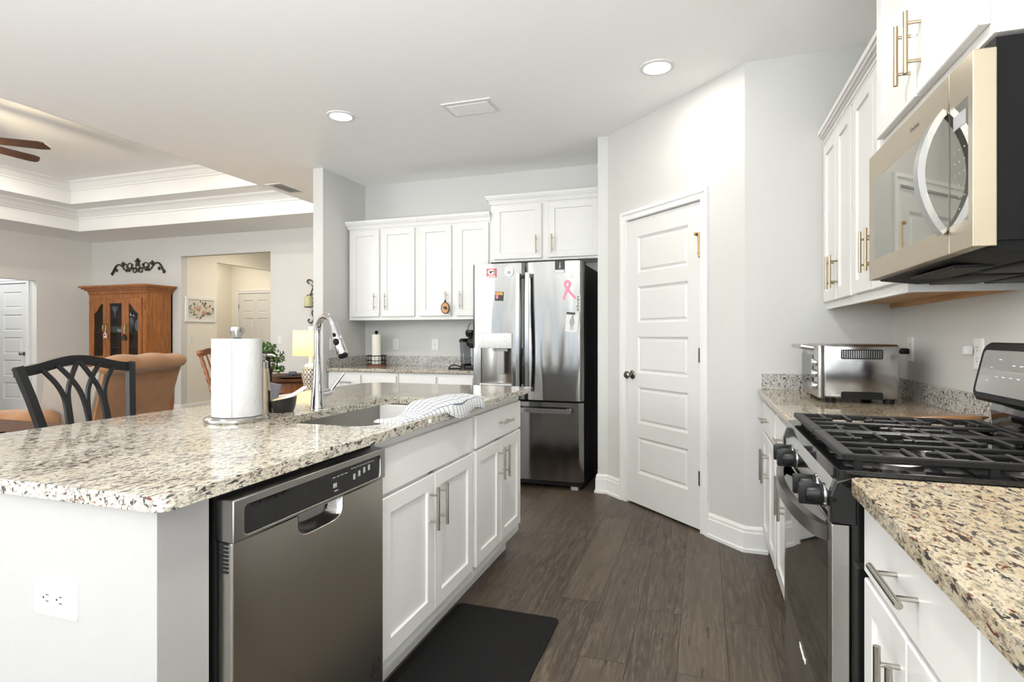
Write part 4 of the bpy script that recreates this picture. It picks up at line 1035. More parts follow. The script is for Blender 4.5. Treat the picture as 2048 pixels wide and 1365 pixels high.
bx, by = -1.600, 1.775
o = thing('soap_dispenser', (bx, by, .914), 'gold steel soap pump bottle behind the paper towels', 'soap dispenser')
obj('bottle', B().lathe([(.031, 0), (.031, .004), (.029, .02), (.022, .14), (.0195, .165), (.0185, .17)], (bx, by, .914), 28), 'gold_steel', o)
obj('window_strip', B().box(bx+.020, bx+.031, by-.002, by+.002, .93, 1.0), 'black_plastic', o, smooth=0)
b = B().lathe([(.017, 0), (.017, .028), (.012, .03), (.0075, .034), (.0075, .046), (.016, .048), (.016, .056), (0, .058)], (bx, by, 1.083), 20); b.tube([(bx, by, 1.135), (bx+.03, by+.012, 1.136), (bx+.044, by+.016, 1.130)], [.006, .005, .004], 8); obj('pump', b, 'stainless', o)
gx_, gy_ = -1.545, 1.822
o = thing('sponge_basket', (gx_, gy_, .914), 'small dark oval basket holding a scrub brush behind the sink', 'basket')
b = B()
def ov(a, c, z, tilt=0): return [(gx_+a*math.cos(2*PI*j/28), gy_+c*math.sin(2*PI*j/28), .914+z+tilt*math.cos(2*PI*j/28-.5)) for j in range(28)]
b.loft([ov(.030, .042, 0), ov(.035, .051, .018), ov(.039, .055, .038, .005), ov(.041, .058, .052, .008), ov(.038, .054, .052, .008), ov(.032, .046, .028), ov(.022, .034, .008)])
obj('bowl', b, 'basket_dark', o)
o = thing('scrub_brush', (gx_, gy_, .94), 'wooden handled scrub brush resting in the dark basket', 'brush')
b = B().tube([(gx_-.02, gy_-.035, .952), (gx_-.0, gy_-.005, .962), (gx_+.014, gy_+.025, .972)], 1, flat=(.010, .017), up=(0, 0, 1)); obj('bristle_block', b, 'wood_pale', o, bevel=.004)
b = B().tube([(gx_+.022, gy_-.02, .965), (gx_+.028, gy_+.03, .982), (gx_+.034, gy_+.085, 1.004)], 1, flat=(.005, .010), up=(0, 0, 1)); obj('handle', b, 'cream_paper', o, bevel=.004)
b = B().tube([(-1.645, 1.862, .917), (-1.645, 1.866, .955), (-1.641, 1.872, .99), (-1.635, 1.878, 1.018)], 1, flat=(.026, .011), up=(.8, .6, 0)); tag(obj('scrub_sponge', b, 'sponge_gray', bevel=.005), 'gray sponge standing behind the dark basket', 'sponge')

# checked dish towel folded over the counter front edge
def towel():
    b = B(); nu, nv = 46, 22; rnd = random.Random(2)
    ph = [rnd.uniform(0, 6.28) for _ in range(8)]
    def surf(s, t):     # s 0..1 along the counter (near->far), t 0..1 from sink side to front edge
        y = 1.69+.68*s
        wid = .10+.085*min(1, max(0, (s-.16)/.35)); xf = -.955+.034*min(1, max(0, (s-.15)/.4))+.006*math.sin(s*13+ph[0])
        if s > .92: wid *= 1-.5*((s-.92)/.08)**2
        x = xf-wid*(1-t)+.012*math.sin(s*9+ph[1])*(1-t)
        th = .012+.030*min(1, max(0, (s-.22)/.3))*(1-.35*max(0, (s-.9)/.1)); th *= (4*t*(1-t)+.001)**.28
        th += .0018*math.sin(s*38+t*5+ph[2])*min(1, 6*t*(1-t)*2)+.001*math.sin(s*70+ph[3]+t*9)*t*(1-t)*4
        z = .9145+max(.0015, th)
        over = max(0, x+.931)
        z -= over*1.7
        return Vector((x, y, z))
    top = [[b.V(surf(i/nu, j/nv)) for j in range(nv+1)] for i in range(nu+1)]
    bot = []
    for i in range(nu+1):
        r = []
        for j in range(nv+1):
            p = surf(i/nu, j/nv); over = max(0, p.x+.931)
            r.append(b.V((p.x, p.y, .9142 if over == 0 else p.z-.012)))
        bot.append(r)
    uvm = {}
    L = b.bm.loops.layers.uv.new('UVMap')
    def q(a, k=1.):
        f = b.face([x[0] for x in a])
        if f:
            for lp, x in zip(f.loops, a): lp[L].uv = (x[1][0]*24+.5, x[1][1]*7+.5)
    for i in range(nu):
        for j in range(nv):
            c = [(i, j), (i+1, j), (i+1, j+1), (i, j+1)]
            q([(top[a][d], (a/nu, d/nv)) for a, d in c]); q([(bot[a][d], (a/nu, d/nv)) for a, d in c[::-1]])
    for i in range(nu):
        for j in (0, nv): q([(top[i][j], (i/nu, j/nv)), (top[i+1][j], ((i+1)/nu, j/nv)), (bot[i+1][j], ((i+1)/nu, j/nv+.2)), (bot[i][j], (i/nu, j/nv+.2))])
    for j in range(nv):
        for i in (0, nu): q([(top[i][j], (i/nu, j/nv)), (top[i][j+1], (i/nu, (j+1)/nv)), (bot[i][j+1], (i/nu, (j+1)/nv)), (bot[i][j], (i/nu, j/nv))])
    return b
o = tag(obj('dish_towel', towel(), 'check_towel', smooth=60), 'white checked dish towel folded on the island front edge', 'towel')
obj('care_tag', B().prism([(1.845, .897), (1.866, .893), (1.870, .907), (1.850, .911)], -.934, -.9325, 0), 'white_ink', o, smooth=0)

# ------------------------------------------------------------------ back counter things
wx, wy = -3.045, 4.90
o = thing('wire_towel_basket', (wx, wy, .914), 'black wire paper towel caddy with wooden base on the back counter', 'paper towel holder')
obj('base', B().lathe([(.098, 0), (.10, .006), (.10, .012), (.095, .016), (0, .016)], (wx, wy, .914), 32), 'terracotta', o)
b = B()
for z in (.016, .052, .098): b.tube([(wx+.093*math.cos(2*PI*j/32), wy+.093*math.sin(2*PI*j/32), .916+z) for j in range(32)], .0028 if z < .09 else .004, 6, True)
for j in range(16):
    a = 2*PI*j/16; b.cyl((wx+.093*math.cos(a), wy+.093*math.sin(a), .93), (wx+.093*math.cos(a), wy+.093*math.sin(a), 1.014), .0022, seg=6)
obj('wire_ring', b, 'black_satin', o)
b = B().cyl((wx, wy, .93), (wx, wy, 1.235), .006); b.sphere((wx, wy, 1.243), .0175, 16); obj('rod', b, 'black_satin', o)
tag(obj('paper_towel_roll', roll((wx, wy), .045, .931, 1.222, amp=.0003, seg=40, nz=20), 'cream_paper', smooth=80), 'thin paper towel roll inside the black wire caddy', 'paper towel')

kx, ky = -1.965, 4.80
o = thing('coffee_maker', (kx, ky, .914), 'black pod coffee maker half hidden behind the refrigerator', 'coffee maker')
b = B(); b.box(kx-.045, kx+.06, ky-.12, ky+.12, .914, .945, .008); b.box(kx-.02, kx+.06, ky+.0, ky+.12, .945, 1.17, .012); b.loft([[(x, y, z) for x, y in rrect(kx-.05-i, kx+.06+i, ky-.10-i, ky+.12+i, .045, 5)] for z, i in ((1.10, -.02), (1.13, .0), (1.165, .0), (1.20, -.015), (1.215, -.035))])
obj('body', b, 'black_plastic', o, smooth=40)
b = B(); b.loft([[(kx-.068-.012*k+.04*math.cos(2*PI*j/24), ky-.03+.075*math.sin(2*PI*j/24), .955+k*.2) for j in range(24)] for k in (0, .25, .5, .75, 1)]); obj('water_tank', b, 'smoke_plastic', o)
b = B(); b.loft([[(kx-.068+.042*math.cos(2*PI*j/24), ky-.03+.078*math.sin(2*PI*j/24), z) for j in range(24)] for z in (.914, .956)]); b.loft([[(kx-.082+.0+(.042-i)*math.cos(2*PI*j/24), ky-.03+(.08-i)*math.sin(2*PI*j/24), z) for j in range(24)] for z, i in ((1.153, 0), (1.172, .0), (1.185, .015))]); obj('tank_cap', b, 'black_plastic', o)
b = B(); b.loft([[(kx-.02+(r)*math.cos(2*PI*j/20), ky-.03+(r)*math.sin(2*PI*j/20), z) for j in range(20)] for z, r in ((1.20, .04), (1.225, .052), (1.25, .052), (1.262, .04))]); obj('brew_head', b, 'black_gloss', o)
b = B().tube([(kx-.045, ky-.05, 1.255), (kx-.04, ky-.055, 1.29), (kx-.015, ky-.06, 1.325), (kx+.02, ky-.06, 1.33)], .006, 8); obj('handle', b, 'chrome', o)
b = B().tube([(kx-.10, ky-.06, .925), (kx-.15, ky-.09, .948), (kx-.19, ky-.09, .94), (kx-.20, ky-.12, .919), (kx-.15, ky-.16, .918), (kx-.08, ky-.10, .918)], .005, 8); obj('power_cord', b, 'black_rubber', o)

# oval ornament hanging on the upper cabinet handle
ox, oz, oy = -2.212, 1.462, 4.703
o = thing('oval_ornament', (ox, oy, oz-.05), 'oval wooden ornament hanging from the upper cabinet handle', 'ornament')
MOv = F_bck(oy+.004) @ Matrix.Translation((ox, oz, 0))
b = B(MOv); b.loft([[(a*.041*math.cos(2*PI*i/36), a*.054*math.sin(2*PI*i/36), w_) for i in range(36)] for a, w_ in ((1, -.004), (1.0, .003), (.86, .003), (.86, -.001))]); b.sphere((0, .062, 0), .010, 10); obj('rim', b, 'tassel_dark', o)
b = B(MOv); ell(b, .036, .048, -.001, .0015); obj('disc', b, 'ornament_wood', o)
b = B(MOv); b.tube([(-.022, .010, .002), (-.008, .008, .002), (.006, .002, .002), (.024, -.010, .002)], [.003, .005, .008, .003], 8); b.tube([(.004, .0, .002), (.014, .016, .002)], [.006, .003], 8); b.tube([(-.004, .0, .002), (-.018, -.014, .002)], [.004, .002], 8); b.tube([(.006, -.006, .002), (.012, -.020, .002)], [.005, .002], 8); obj('burnt_motif', b, 'tassel_dark', o)
b = B(MOv); b.tube([(0, .07, 0), (-.008, .10, .002), (-.0075, .135, .010), (0, .145, .011), (.0075, .135, .010), (.008, .10, .002), (0, .07, 0)], .0016, 6); obj('hanging_loop', b, 'ornament_wood', o)

# spoon rest on the counter beside the range
b = B(); sx_, sy_ = .70, 2.19
b.tube([(.585, 2.295, .930), (.62, 2.29, .924), (.70, 2.28, .930), (.80, 2.265, .938), (.86, 2.255, .943), (.885, 2.253, .945)], [.3, .55, .9, 1.25, 1.0, .25], flat=(.007, .028), up=(0, 0, 1))
tag(obj('spoon_rest', b, 'amber', bevel=.003), 'amber brown spoon lying on the counter behind the range grate', 'spoon')

# floor mat
b = B(); b.loft([[(x, y, z) for x, y in rrect(-1.045+i, -.575-i, 1.35+i, 2.365-i, .03, 5)] for i, z in ((0, .001), (0, .006), (.03, .016))])
tag(obj('floor_mat', b, 'black_rubber', smooth=20), 'black cushioned floor mat in front of the sink cabinet', 'mat')

# ------------------------------------------------------------------ living and dining area
# black lattice-back chair
def lattice_chair(name, loc, rz, label, cat='chair', Wt=.207, Wb=.142, top=1.10, arch=.036, seat_z=.64):
    o = thing(name, loc, label, cat, None, rz)
    b = B()      # local: seat centre at origin, faces +Y, back at -Y
    def L(n, bb, m='paint_black'): return obj(n, bb, m, o, local=True)
    b.loft([[(x, y, z) for x, y in rrect(-.22+i, .22-i, -.21+i, .23-i, .05, 4)] for i, z in ((.01, seat_z-.035), (0, seat_z-.03), (0, seat_z), (.02, seat_z+.018))]); L('seat', b, 'black_satin')
    def post(s):
        n = 10; return [(s*(Wb+(Wt-Wb)*max(0, (z-seat_z)/(top-seat_z))**1.6 if z > seat_z else Wb), -.20-.10*max(0, (z-seat_z)/(top-seat_z))**1.3 if z > seat_z else -.20-.03*(seat_z-z), z) for z in [top*i/n for i in range(n+1)]]
    yb = lambda z: -.20-.10*max(0, (z-seat_z)/(top-seat_z))**1.3
    wz = lambda z: Wb+(Wt-Wb)*max(0, (z-seat_z)/(top-seat_z))**1.6
    for s in (-1, 1):
        L('leg', B().tube(post(s), 1, flat=(.013, .012), up=(1, 0, 0)))
        L('leg', B().tube([(s*.19, .20, 0), (s*.19, .195, seat_z-.03)], [.8, 1.1], flat=(.018, .018), up=(1, 0, 0)))
    pts = []
    for i in range(21):
        k = i/20*2-1; pts.append((k*(Wt+.006), yb(top)-.015*(1-k*k), top-.018+arch*(.5+.5*math.cos(PI*k))))
    L('top_rail', B().tube(pts, 1, flat=(.010, .018), up=(0, 1, 0)))
    L('lower_rail', B().tube([(-wz(seat_z+.07), yb(seat_z+.07), seat_z+.07), (wz(seat_z+.07), yb(seat_z+.07), seat_z+.07)], 1, flat=(.011, .02), up=(0, 1, 0)))
    zt = top-.035; zb = seat_z+.075
    KX = ((0, .5, .72, .86, 1.), ((-.36, -.37, -.37, -.46, -.64), (.0, -.02, -.07, -.19, -.38), (-.34, -.32, -.29, -.18, -.03)))
    for s in (-1, 1):
        for st_ in KX[1]:
            p = []
            sl = [(st_[min(q+1, 4)]-st_[max(q-1, 0)])/(KX[0][min(q+1, 4)]-KX[0][max(q-1, 0)]) for q in range(5)]
            for i in range(29):
                k = i/28; m_ = max(q for q in range(4) if k >= KX[0][q]-1e-9); hh = KX[0][m_+1]-KX[0][m_]; f_ = (k-KX[0][m_])/hh
                xx = st_[m_]*(1+2*f_)*(1-f_)**2+hh*sl[m_]*f_*(1-f_)**2+st_[m_+1]*f_*f_*(3-2*f_)+hh*sl[m_+1]*f_*f_*(f_-1)
                ztop = top-.024+arch*(.5+.5*math.cos(PI*st_[4]))
                z = zb+(ztop-zb)*k; p.append((s*xx*Wt, yb(z)-.003*s, z))
            L('splat_strand', B().tube(p, 1, flat=(.006, .0066), up=(0, 1, 0)))
    for y in (-.19, .19): L('apron', B().box(-.19, .19, y-.008, y+.008, seat_z-.09, seat_z-.03))
    L('stretcher', B().tube([(-.19, .0, .18), (.19, .0, .18)], .011, 8))
    return o
lattice_chair('counter_stool', (-1.965, 1.545, 0), R(-90), 'black lattice back counter stool tucked under the island', 'stool')
lattice_chair('dining_chair', (-4.13, 4.68, 0), 0., 'black framed chair in front of the potted plant', 'chair', .225, .20, 1.05, .0, .47)

# dark dining table left of the chair
o = thing('dining_table', (-3.7, 1.2, 0), 'dark wood dining table behind the black counter stool', 'table')
b = B(); b.loft([[(x, y, z) for x, y in rrect(-4.3+i, -3.08-i, .2+i, 2.10-i, .05, 4)] for i, z in ((.014, .715), (.0, .725), (.0, .74), (.012, .75))]); obj('table_top', b, 'table_wood', o)
obj('apron', B().box(-4.22, -3.16, .28, 2.02, .63, .715), 'table_wood', o, smooth=0)
for (x, y) in ((-4.2, .3), (-3.18, .3), (-4.2, 2.0), (-3.18, 2.0)): obj('leg', B().lathe([(.03, 0), (.035, .1), (.03, .3), (.045, .5), (.045, .64)], (x, y, 0), 14), 'table_wood', o)
tag(obj('placemat', B().box(-3.50, -3.13, 1.40, 1.80, .7502, .757, .003), 'black_satin'), 'dark placemat on the dark wood dining table', 'placemat')

# tan recliner seen from behind
o = thing('recliner', (-4.55, 3.20, 0), 'tan suede recliner seen from behind the black counter stool', 'recliner', None, R(90+17.5))
def L(n, bb, m): return obj(n, bb, m, o, local=True, smooth=50)
# local frame: faces +Y (rotated toward the left wall), X is its width; back face at -Y
def pad(x0, x1, y0, y1, z0, z1, r, amp=0.006, seed=1):
    t = bmesh.new(); bmesh.ops.create_cube(t, size=1); bmesh.ops.subdivide_edges(t, edges=list(t.edges), cuts=9, use_grid_fill=True)
    rnd = random.Random(seed)
    for v in t.verts:
        p = Vector((v.co.x*2, v.co.y*2, v.co.z*2))
        hx, hy, hz = (x1-x0)/2, (y1-y0)/2, (z1-z0)/2
        q = Vector((p.x*hx, p.y*hy, p.z*hz)); inn = Vector((max(-hx+r, min(hx-r, q.x)), max(-hy+r, min(hy-r, q.y)), max(-hz+r, min(hz-r, q.z))))
        d = q-inn; q = inn+(d.normalized()*r if d.length > 1e-6 else d)
        q += Vector((1, 1, 1))*0 + (d.normalized() if d.length > 1e-6 else Vector((0, 0, 0)))*amp*math.sin(q.x*31+seed)*math.cos(q.y*23+q.z*27)
        v.co = q+Vector(((x0+x1)/2, (y0+y1)/2, (z0+z1)/2))
    return t
W2 = .46
b = B(); b.add(pad(-W2, W2, -.25, .62, .12, .47, .06)); L('seat_base', b, 'recliner_suede')
b = B(); b.loft([[(-W2+.05-k*.045, -.27-.17*k-.0, z), (W2-.05+k*.045, -.27-.17*k, z), (W2-.05+k*.045, -.10-.12*k, z), (-W2+.05-k*.045, -.10-.12*k, z)] for z, k in ((.30, 0), (.5, .3), (.75, .66), (.97, 1.))]); L('back_panel', b, 'recliner_suede')
for sg in (-1, 1):
    b = B(Matrix.Scale(sg, 4, (1, 0, 0))); rg = []
    for z, k in ((.45, .2), (.55, .36), (.75, .66), (.92, .93), (.985, 1.)):
        xo = W2-.048+k*.045; f_ = .10-.10*k-(.05 if z > .97 else 0)
        rg.append([(xo+.012-(.03 if abs(t_-.5) > .49 else 0), -.262-.17*k+(f_+.262+.17*k)*t_, z) for t_ in (0, .04, .5, .94, 1)]+[(xo-.07, -.262-.17*k+(f_+.262+.17*k)*t_, z) for t_ in (1, .5, 0)])
    b.loft(rg); L('side_wing', b, 'recliner_side')
b = B(); n = 26; rings = []
for i in range(n+1):
    k = i/n*2-1; sq = (1-abs(k)**5)**.5*.94+.05
    fold = 1+.03*math.sin(k*60)*abs(k)**3
    rings.append([(k*(W2+.04), -.42+.105*sq*fold*math.cos(2*PI*j/18), .995+.075*sq*fold*math.sin(2*PI*j/18)+.006*math.sin(k*9)) for j in range(18)])
b.loft(rings); L('head_roll', b, 'recliner_suede')
b = B(); b.add(pad(-W2+.08, W2-.08, -.2, .05, .45, .95, .08)); L('back_cushion', b, 'recliner_suede')
for s in (-1, 1):
    b = B(); b.add(pad(s*(W2+.08)-.13, s*(W2+.08)+.13, -.12, .66, .08, .58, .06, .004, 2)); b.add(pad(s*(W2+.08)-.15, s*(W2+.08)+.15, -.14, .70, .50, .69, .09, .010, 5)); L('arm', b, 'recliner_suede')

# oak china cabinet
HX_, HXR, HY_ = -9.015, -7.825, 6.30
o = thing('china_cabinet', (-8.42, 6.52, 0), 'oak china cabinet with glass doors against the far wall', 'cabinet')
b = B(); b.box(HX_, HX_+.03, HY_+.03, 6.735, .0, 1.88); b.box(HXR-.03, HXR, HY_+.03, 6.735, 0, 1.88); b.box(HX_, HXR, 6.715, 6.735, 0, 1.88); b.box(HX_, HXR, HY_+.03, 6.735, 1.86, 1.88); b.box(HX_-.03, HXR+.03, HY_-.06, 6.735, .0, .80); b.box(HX_+.03, HXR-.03, HY_+.03, 6.715, .80, .83)
b.box(HX_, HX_+.06, HY_, HY_+.03, .8, 1.88); b.box(HXR-.075, HXR, HY_, HY_+.03, .8, 1.88); b.box(HX_+.06, HXR-.075, HY_, HY_+.03, 1.775, 1.88)
obj('body', b, 'oak', o, smooth=0)
b = B()
for (o_, z0, z1) in ((.012, 1.86, 1.885), (.02, 1.885, 1.90), (.045, 1.90, 1.925), (.075, 1.925, 1.945), (.10, 1.945, 1.972)): b.box(HX_-o_, HXR+o_, HY_-o_, 6.735, z0, z1)
for i in range(50): b.box(HX_+.005+i*.0238, HX_+.017+i*.0238, HY_-.012, HY_-.002, 1.84, 1.86)
obj('cornice', b, 'oak', o, smooth=0)
for z in (1.03, 1.265, 1.50): obj('shelf', B().box(HX_+.03, HXR-.03, HY_+.06, 6.71, z-.008, z), 'oak', o, smooth=0)
MHu = F_bck(HY_)
drs = ((HX_+.062, -8.625, 'arc'), (-8.615, -8.235, 'flat'), (-8.225, HXR-.078, 'arcr'))
for (a, c, ty_) in drs:
    b = B(MHu); hole = [(a+.065, .90), (c-.065, .90), (c-.065, 1.70)]
    if ty_ == 'flat': hole = [(a+.065, .90), (c-.065, .90), (c-.065, 1.70), (a+.065, 1.70)]
    else:
        hole = [(a+.065, .90), (c-.065, .90)]
        for i in range(9):
            k = i/8; kk = k if ty_ == 'arc' else 1-k
            hole.append((c-.065-(c-a-.13)*k, 1.70-.15*(math.sin(kk*PI/2)**2)))
    b.plate_hole([(a, .83), (c, .83), (c, 1.772), (a, 1.772)], [hole], 0, .022)
    d = obj('door', b, 'oak', o, smooth=0, bevel=.003)
    obj('glass', B(MHu).box(a+.055, c-.055, .89, 1.705, .006, .010), 'cabinet_glass', d, smooth=0)
    hx = c-.03 if ty_ != 'flat' else a+.03
    if ty_ == 'arcr': hx = a+.03
    b = B(MHu); b.tube([(hx, 1.27, .022), (hx, 1.285, .045), (hx, 1.33, .05), (hx, 1.375, .045), (hx, 1.39, .022)], [.004, .007, .010, .007, .004], 8); b.box(hx-.011, hx+.011, 1.24, 1.42, .022, .026); obj('handle', b, 'brass', d)
b = B(MHu)
for x in (HX_+.03, HXR-.037):
    b.tube([(x, 1.74-i*.02, .004+.004*math.sin(i*1.3)) for i in range(8)], [.012, .018, .014, .018, .013, .016, .011, .006], 8)
obj('carved_pilaster', b, 'oak', o)
def dish(name, prof, x, y, z, mat, label, cat='dish', tilt=None, grp=None):
    b = B(Matrix.Translation((x, y, z)) @ (Matrix.Rotation(R(tilt), 4, 'X') if tilt else I4)); b.lathe(prof, seg=24)
    return tag(obj(name, b, mat), label, cat, grp)
plate_p = [(0, 0), (.07, .0), (.11, .014), (.112, .018), (.07, .006), (0, .006)]
dish('soup_bowl', [(.0, 0), (.04, 0), (.045, .012), (.10, .07), (.11, .09), (.10, .088), (.05, .02), (0, .018)], -8.72, 6.50, 1.265, 'china_beige', 'beige footed bowl on the lower left cabinet shelf', 'bowl')
dish('plate', plate_p, -8.50, 6.56, 1.385, 'china_white', 'dark and white plate upright behind the middle glass door', 'plate', 78)
dish('plate', plate_p, -8.27, 6.57, 1.385, 'china_white', 'cream plate upright near the middle door frame', 'plate', 78)
dish('plate', [(r*1.3, z) for r, z in plate_p], -8.02, 6.56, 1.415, 'china_white', 'large patterned plate upright behind the right glass door', 'plate', 78)
dish('jar', [(0, 0), (.06, 0), (.075, .04), (.07, .10), (.04, .15), (.012, .165), (0, .17)], -8.405, 6.44, 1.265, 'china_green', 'green glazed covered jar in the middle of the lower shelf', 'jar')
dish('teacup', [(0, 0), (.03, 0), (.045, .05), (.042, .05), (.025, .006), (0, .006)], -8.53, 6.43, 1.265, 'china_white', 'small white cup beside the green jar', 'cup')
dish('teacup', [(0, 0), (.03, 0), (.042, .06), (.039, .06), (.025, .006), (0, .006)], -7.97, 6.44, 1.265, 'china_white', 'small white cup in front of the large patterned plate', 'cup')
dish('serving_dish', [(0, 0), (.06, 0), (.13, .01), (.13, .018), (.09, .022), (.10, .07), (.05, .10), (0, .105)], -8.36, 6.52, 1.50, 'silver_dish', 'silver covered serving dish on the upper cabinet shelf', 'dish')
dish('goblet', [(0, 0), (.035, 0), (.008, .012), (.008, .07), (.04, .12), (.045, .17), (.042, .17), (0, .09)], -8.76, 6.52, 1.50, 'china_white', 'pale goblet behind the left glass door upper shelf', 'glass')
o = thing('star_ornament', (-8.585, 6.245, 1.18), 'red and white star ornament hanging from the cabinet handle', 'ornament')
MS = F_bck(6.243) @ Matrix.Translation((-8.585, 1.215, 0))
b = B(MS); b.loft([[((.05 if i % 2 == 0 else .022)*math.sin(2*PI*i/10), (.05 if i % 2 == 0 else .022)*math.cos(2*PI*i/10), w_) for i in range(10)] for w_ in (0, .012)]); obj('star', b, 'white_ink', o, smooth=0)
b = B(MS); b.box(-.02, .02, -.012, .018, .012, .014); obj('red_print', b, 'red_ink', o, smooth=0)
obj('cord', B(MS).tube([(0, .05, .006), (.0, .13, -.002)], .002, 6), 'white_ink', o)
o = thing('tassel', (-8.195, 6.24, 1.14), 'dark tassel hanging from the right cabinet door handle', 'tassel')
obj('cord', B().tube([(-8.195, 6.238, 1.34), (-8.195, 6.238, 1.22)], .002, 6), 'white_ink', o)
obj('skirt', B().lathe([(.008, .10), (.022, .08), (.032, .04), (.030, .0), (0, 0)], (-8.195, 6.238, 1.14), 16), 'tassel_dark', o)

# wrought iron scroll above the china cabinet
o = thing('wall_scroll', (-8.55, 6.742, 2.20), 'dark iron scroll ornament on the wall above the china cabinet', 'wall decor')
MSc = F_bck(6.742) @ Matrix.Translation((-8.55, 2.20, .008))
def spiral(c, r0, r1, a0, a1, n=22): return [(c[0]+(r0+(r1-r0)*i/n)*math.cos(R(a0+(a1-a0)*i/n)), c[1]+(r0+(r1-r0)*i/n)*math.sin(R(a0+(a1-a0)*i/n)), 0) for i in range(n+1)]
b = B(MSc)
for s in (-1, 1):
    mir = lambda P: [(s*x, y, z) for x, y, z in P]
    q_ = smooth(mir([(.02, .06, 0), (.10, .10, 0), (.18, .05, 0), (.26, .06, 0), (.33, .12, 0), (.40, .16, 0), (.47, .14, 0), (.53, .06, 0), (.57, .01, 0)]), 4)
    b.tube(q_, [.009+.012*max(0, (i/(len(q_)-1)-.55)/.45)**.8*(1.2-i/(len(q_)-1)*.4) for i in range(len(q_))], 8)
    b.tube(mir([(.18, .05, 0)] + spiral((.16, .125), .075, .02, -80, 290)), .008, 8)
    b.tube(mir(spiral((.06, .05), .055, .02, 180, -180)), .009, 8)
    b.tube(mir(spiral((.265, .125), .06, .018, -60, 250)), .008, 8)
    b.tube(mir(spiral((.55, .015), .035, .01, 150, -160)), .010, 8)
    b.tube(mir([(.02, .20, 0), (.04, .12, 0), (.015, .03, 0)]), .008, 8)
obj('scrollwork', b, 'bronze_dark', o)
def leafy(cx, cy, r):
    b = B(MSc); b.loft([[(cx+r*(.72+.28*math.cos(5*t_))*math.cos(t_+PI/2), cy+r*(.72+.28*math.cos(5*t_))*math.sin(t_+PI/2), z_) for t_ in [2*PI*i/40 for i in range(40)]] for z_ in (-.004, .010)]); obj('iron_leaf', b, 'bronze_dark', o)
leafy(0, .19, .062); b = B(MSc)
b.tube([(0, .12, 0), (0, .2, .006), (0, .24, 0)], [.015, .03, .01], 8)
obj('center_bud', b, 'bronze_dark', o)
for s in (-1, 1): leafy(s*.315, .165, .04); leafy(s*.20, .085, .03); leafy(s*.12, .14, .026); leafy(s*.46, .07, .03); leafy(s*.24, .06, .026)

# floral picture in the hall
MP = F_isl(HX0)
o = thing('floral_picture', (HX0, 7.11, 1.43), 'white framed relief picture of cream and pink roses', 'picture')
PY0, PY1, PZ0, PZ1 = 6.815, 7.405, 1.43, 1.83
obj('picture_frame', B(MP).plate_hole([(PY0, PZ0), (PY1, PZ0), (PY1, PZ1), (PY0, PZ1)], [[(PY0+.045, PZ0+.045), (PY1-.045, PZ0+.045), (PY1-.045, PZ1-.045), (PY0+.045, PZ1-.045)]], 0, .025), 'trim_paint', o, smooth=0, bevel=.004)
obj('backing_board', B(MP).box(PY0+.04, PY1-.04, PZ0+.04, PZ1-.04, 0, .010), 'canvas_cream', o, smooth=0)
pc, pz = (PY0+PY1)/2, (PZ0+PZ1)/2
rnd = random.Random(11)
lb = B(MP)
for i in range(46):
    a = rnd.uniform(0, 2*PI); rr_ = rnd.uniform(.5, 1.); x = pc+.21*rr_*math.cos(a); z = pz+.12*rr_*math.sin(a); a2 = a+rnd.uniform(-.5, .5); L_ = rnd.uniform(.03, .055)
    lb.tube([(x, z, .012), (x+L_*.5*math.cos(a2), z+L_*.5*math.sin(a2), .018), (x+L_*math.cos(a2), z+L_*math.sin(a2), .013)], [.002, .010, .001], 6)
obj('relief_leaves', lb, 'leaf_teal', o)
for nm, mt, spots in (('relief_roses', 'rose_cream', [(-.17, .02), (-.03, .065), (.11, .055), (.185, -.02), (-.09, -.055)]), ('relief_roses', 'rose_pink', [(-.055, .005), (.06, -.05)])):
    for (x, z) in spots:
        b = B(MP)
        for i in range(7):
            a = 2*PI*i/7; b.sphere((pc+x+.022*math.cos(a), pz+z+.022*math.sin(a), .018), .017, 8)
        b.sphere((pc+x, pz+z, .026), .016, 8)
        obj('relief_rose', b, mt, o)

# candle sconce on the far wall
sx0, sz0 = -5.17, 1.68
o = thing('candle_sconce', (sx0, 6.74, 1.36), 'dark iron scroll sconce with a green candle on the far wall', 'sconce')
MSn = F_bck(6.735) @ Matrix.Translation((sx0, sz0, 0))
b = B(MSn)
for s in (-1, 1):
    b.tube(smooth([(s*x, y, .01) for x, y in ((-.10, .27), (-.13, .29), (-.11, .32), (-.06, .31), (-.02, .25), (-.05, .17), (-.07, .10), (-.02, .04), (.03, .0), (.0, -.08), (-.05, -.14), (-.02, -.22), (-.06, -.29), (-.10, -.28), (-.115, -.25), (-.09, -.235))], 4), .009, 8)
    b.tube([(s*.06, .26, .01), (s*.01, .17, .012), (-s*.03, .10, .01)], .008, 8)
b.tube([(-.03, -.05, .01), (-.03, -.06, .06), (-.03, -.052, .09)], .008, 8)
b.tube([(-.02, .12, .01), (-.10, .10, .05), (-.10, .04, .07)], .006, 8)
obj('scrollwork', b, 'bronze_dark', o)
b = B(); b.lathe([(0, 0), (.03, 0), (.065, .012), (.065, .016), (0, .016)], (sx0-.035, 6.63, 1.60), 20); obj('candle_cup', b, 'bronze_dark', o)
tag(obj('pillar_candle', B().lathe([(.055, 0), (.055, .135), (.05, .14), (.01, .137), (0, .137)], (sx0-.035, 6.63, 1.6165), 24), 'candle_wax'), 'green pillar candle standing in the iron sconce', 'candle')

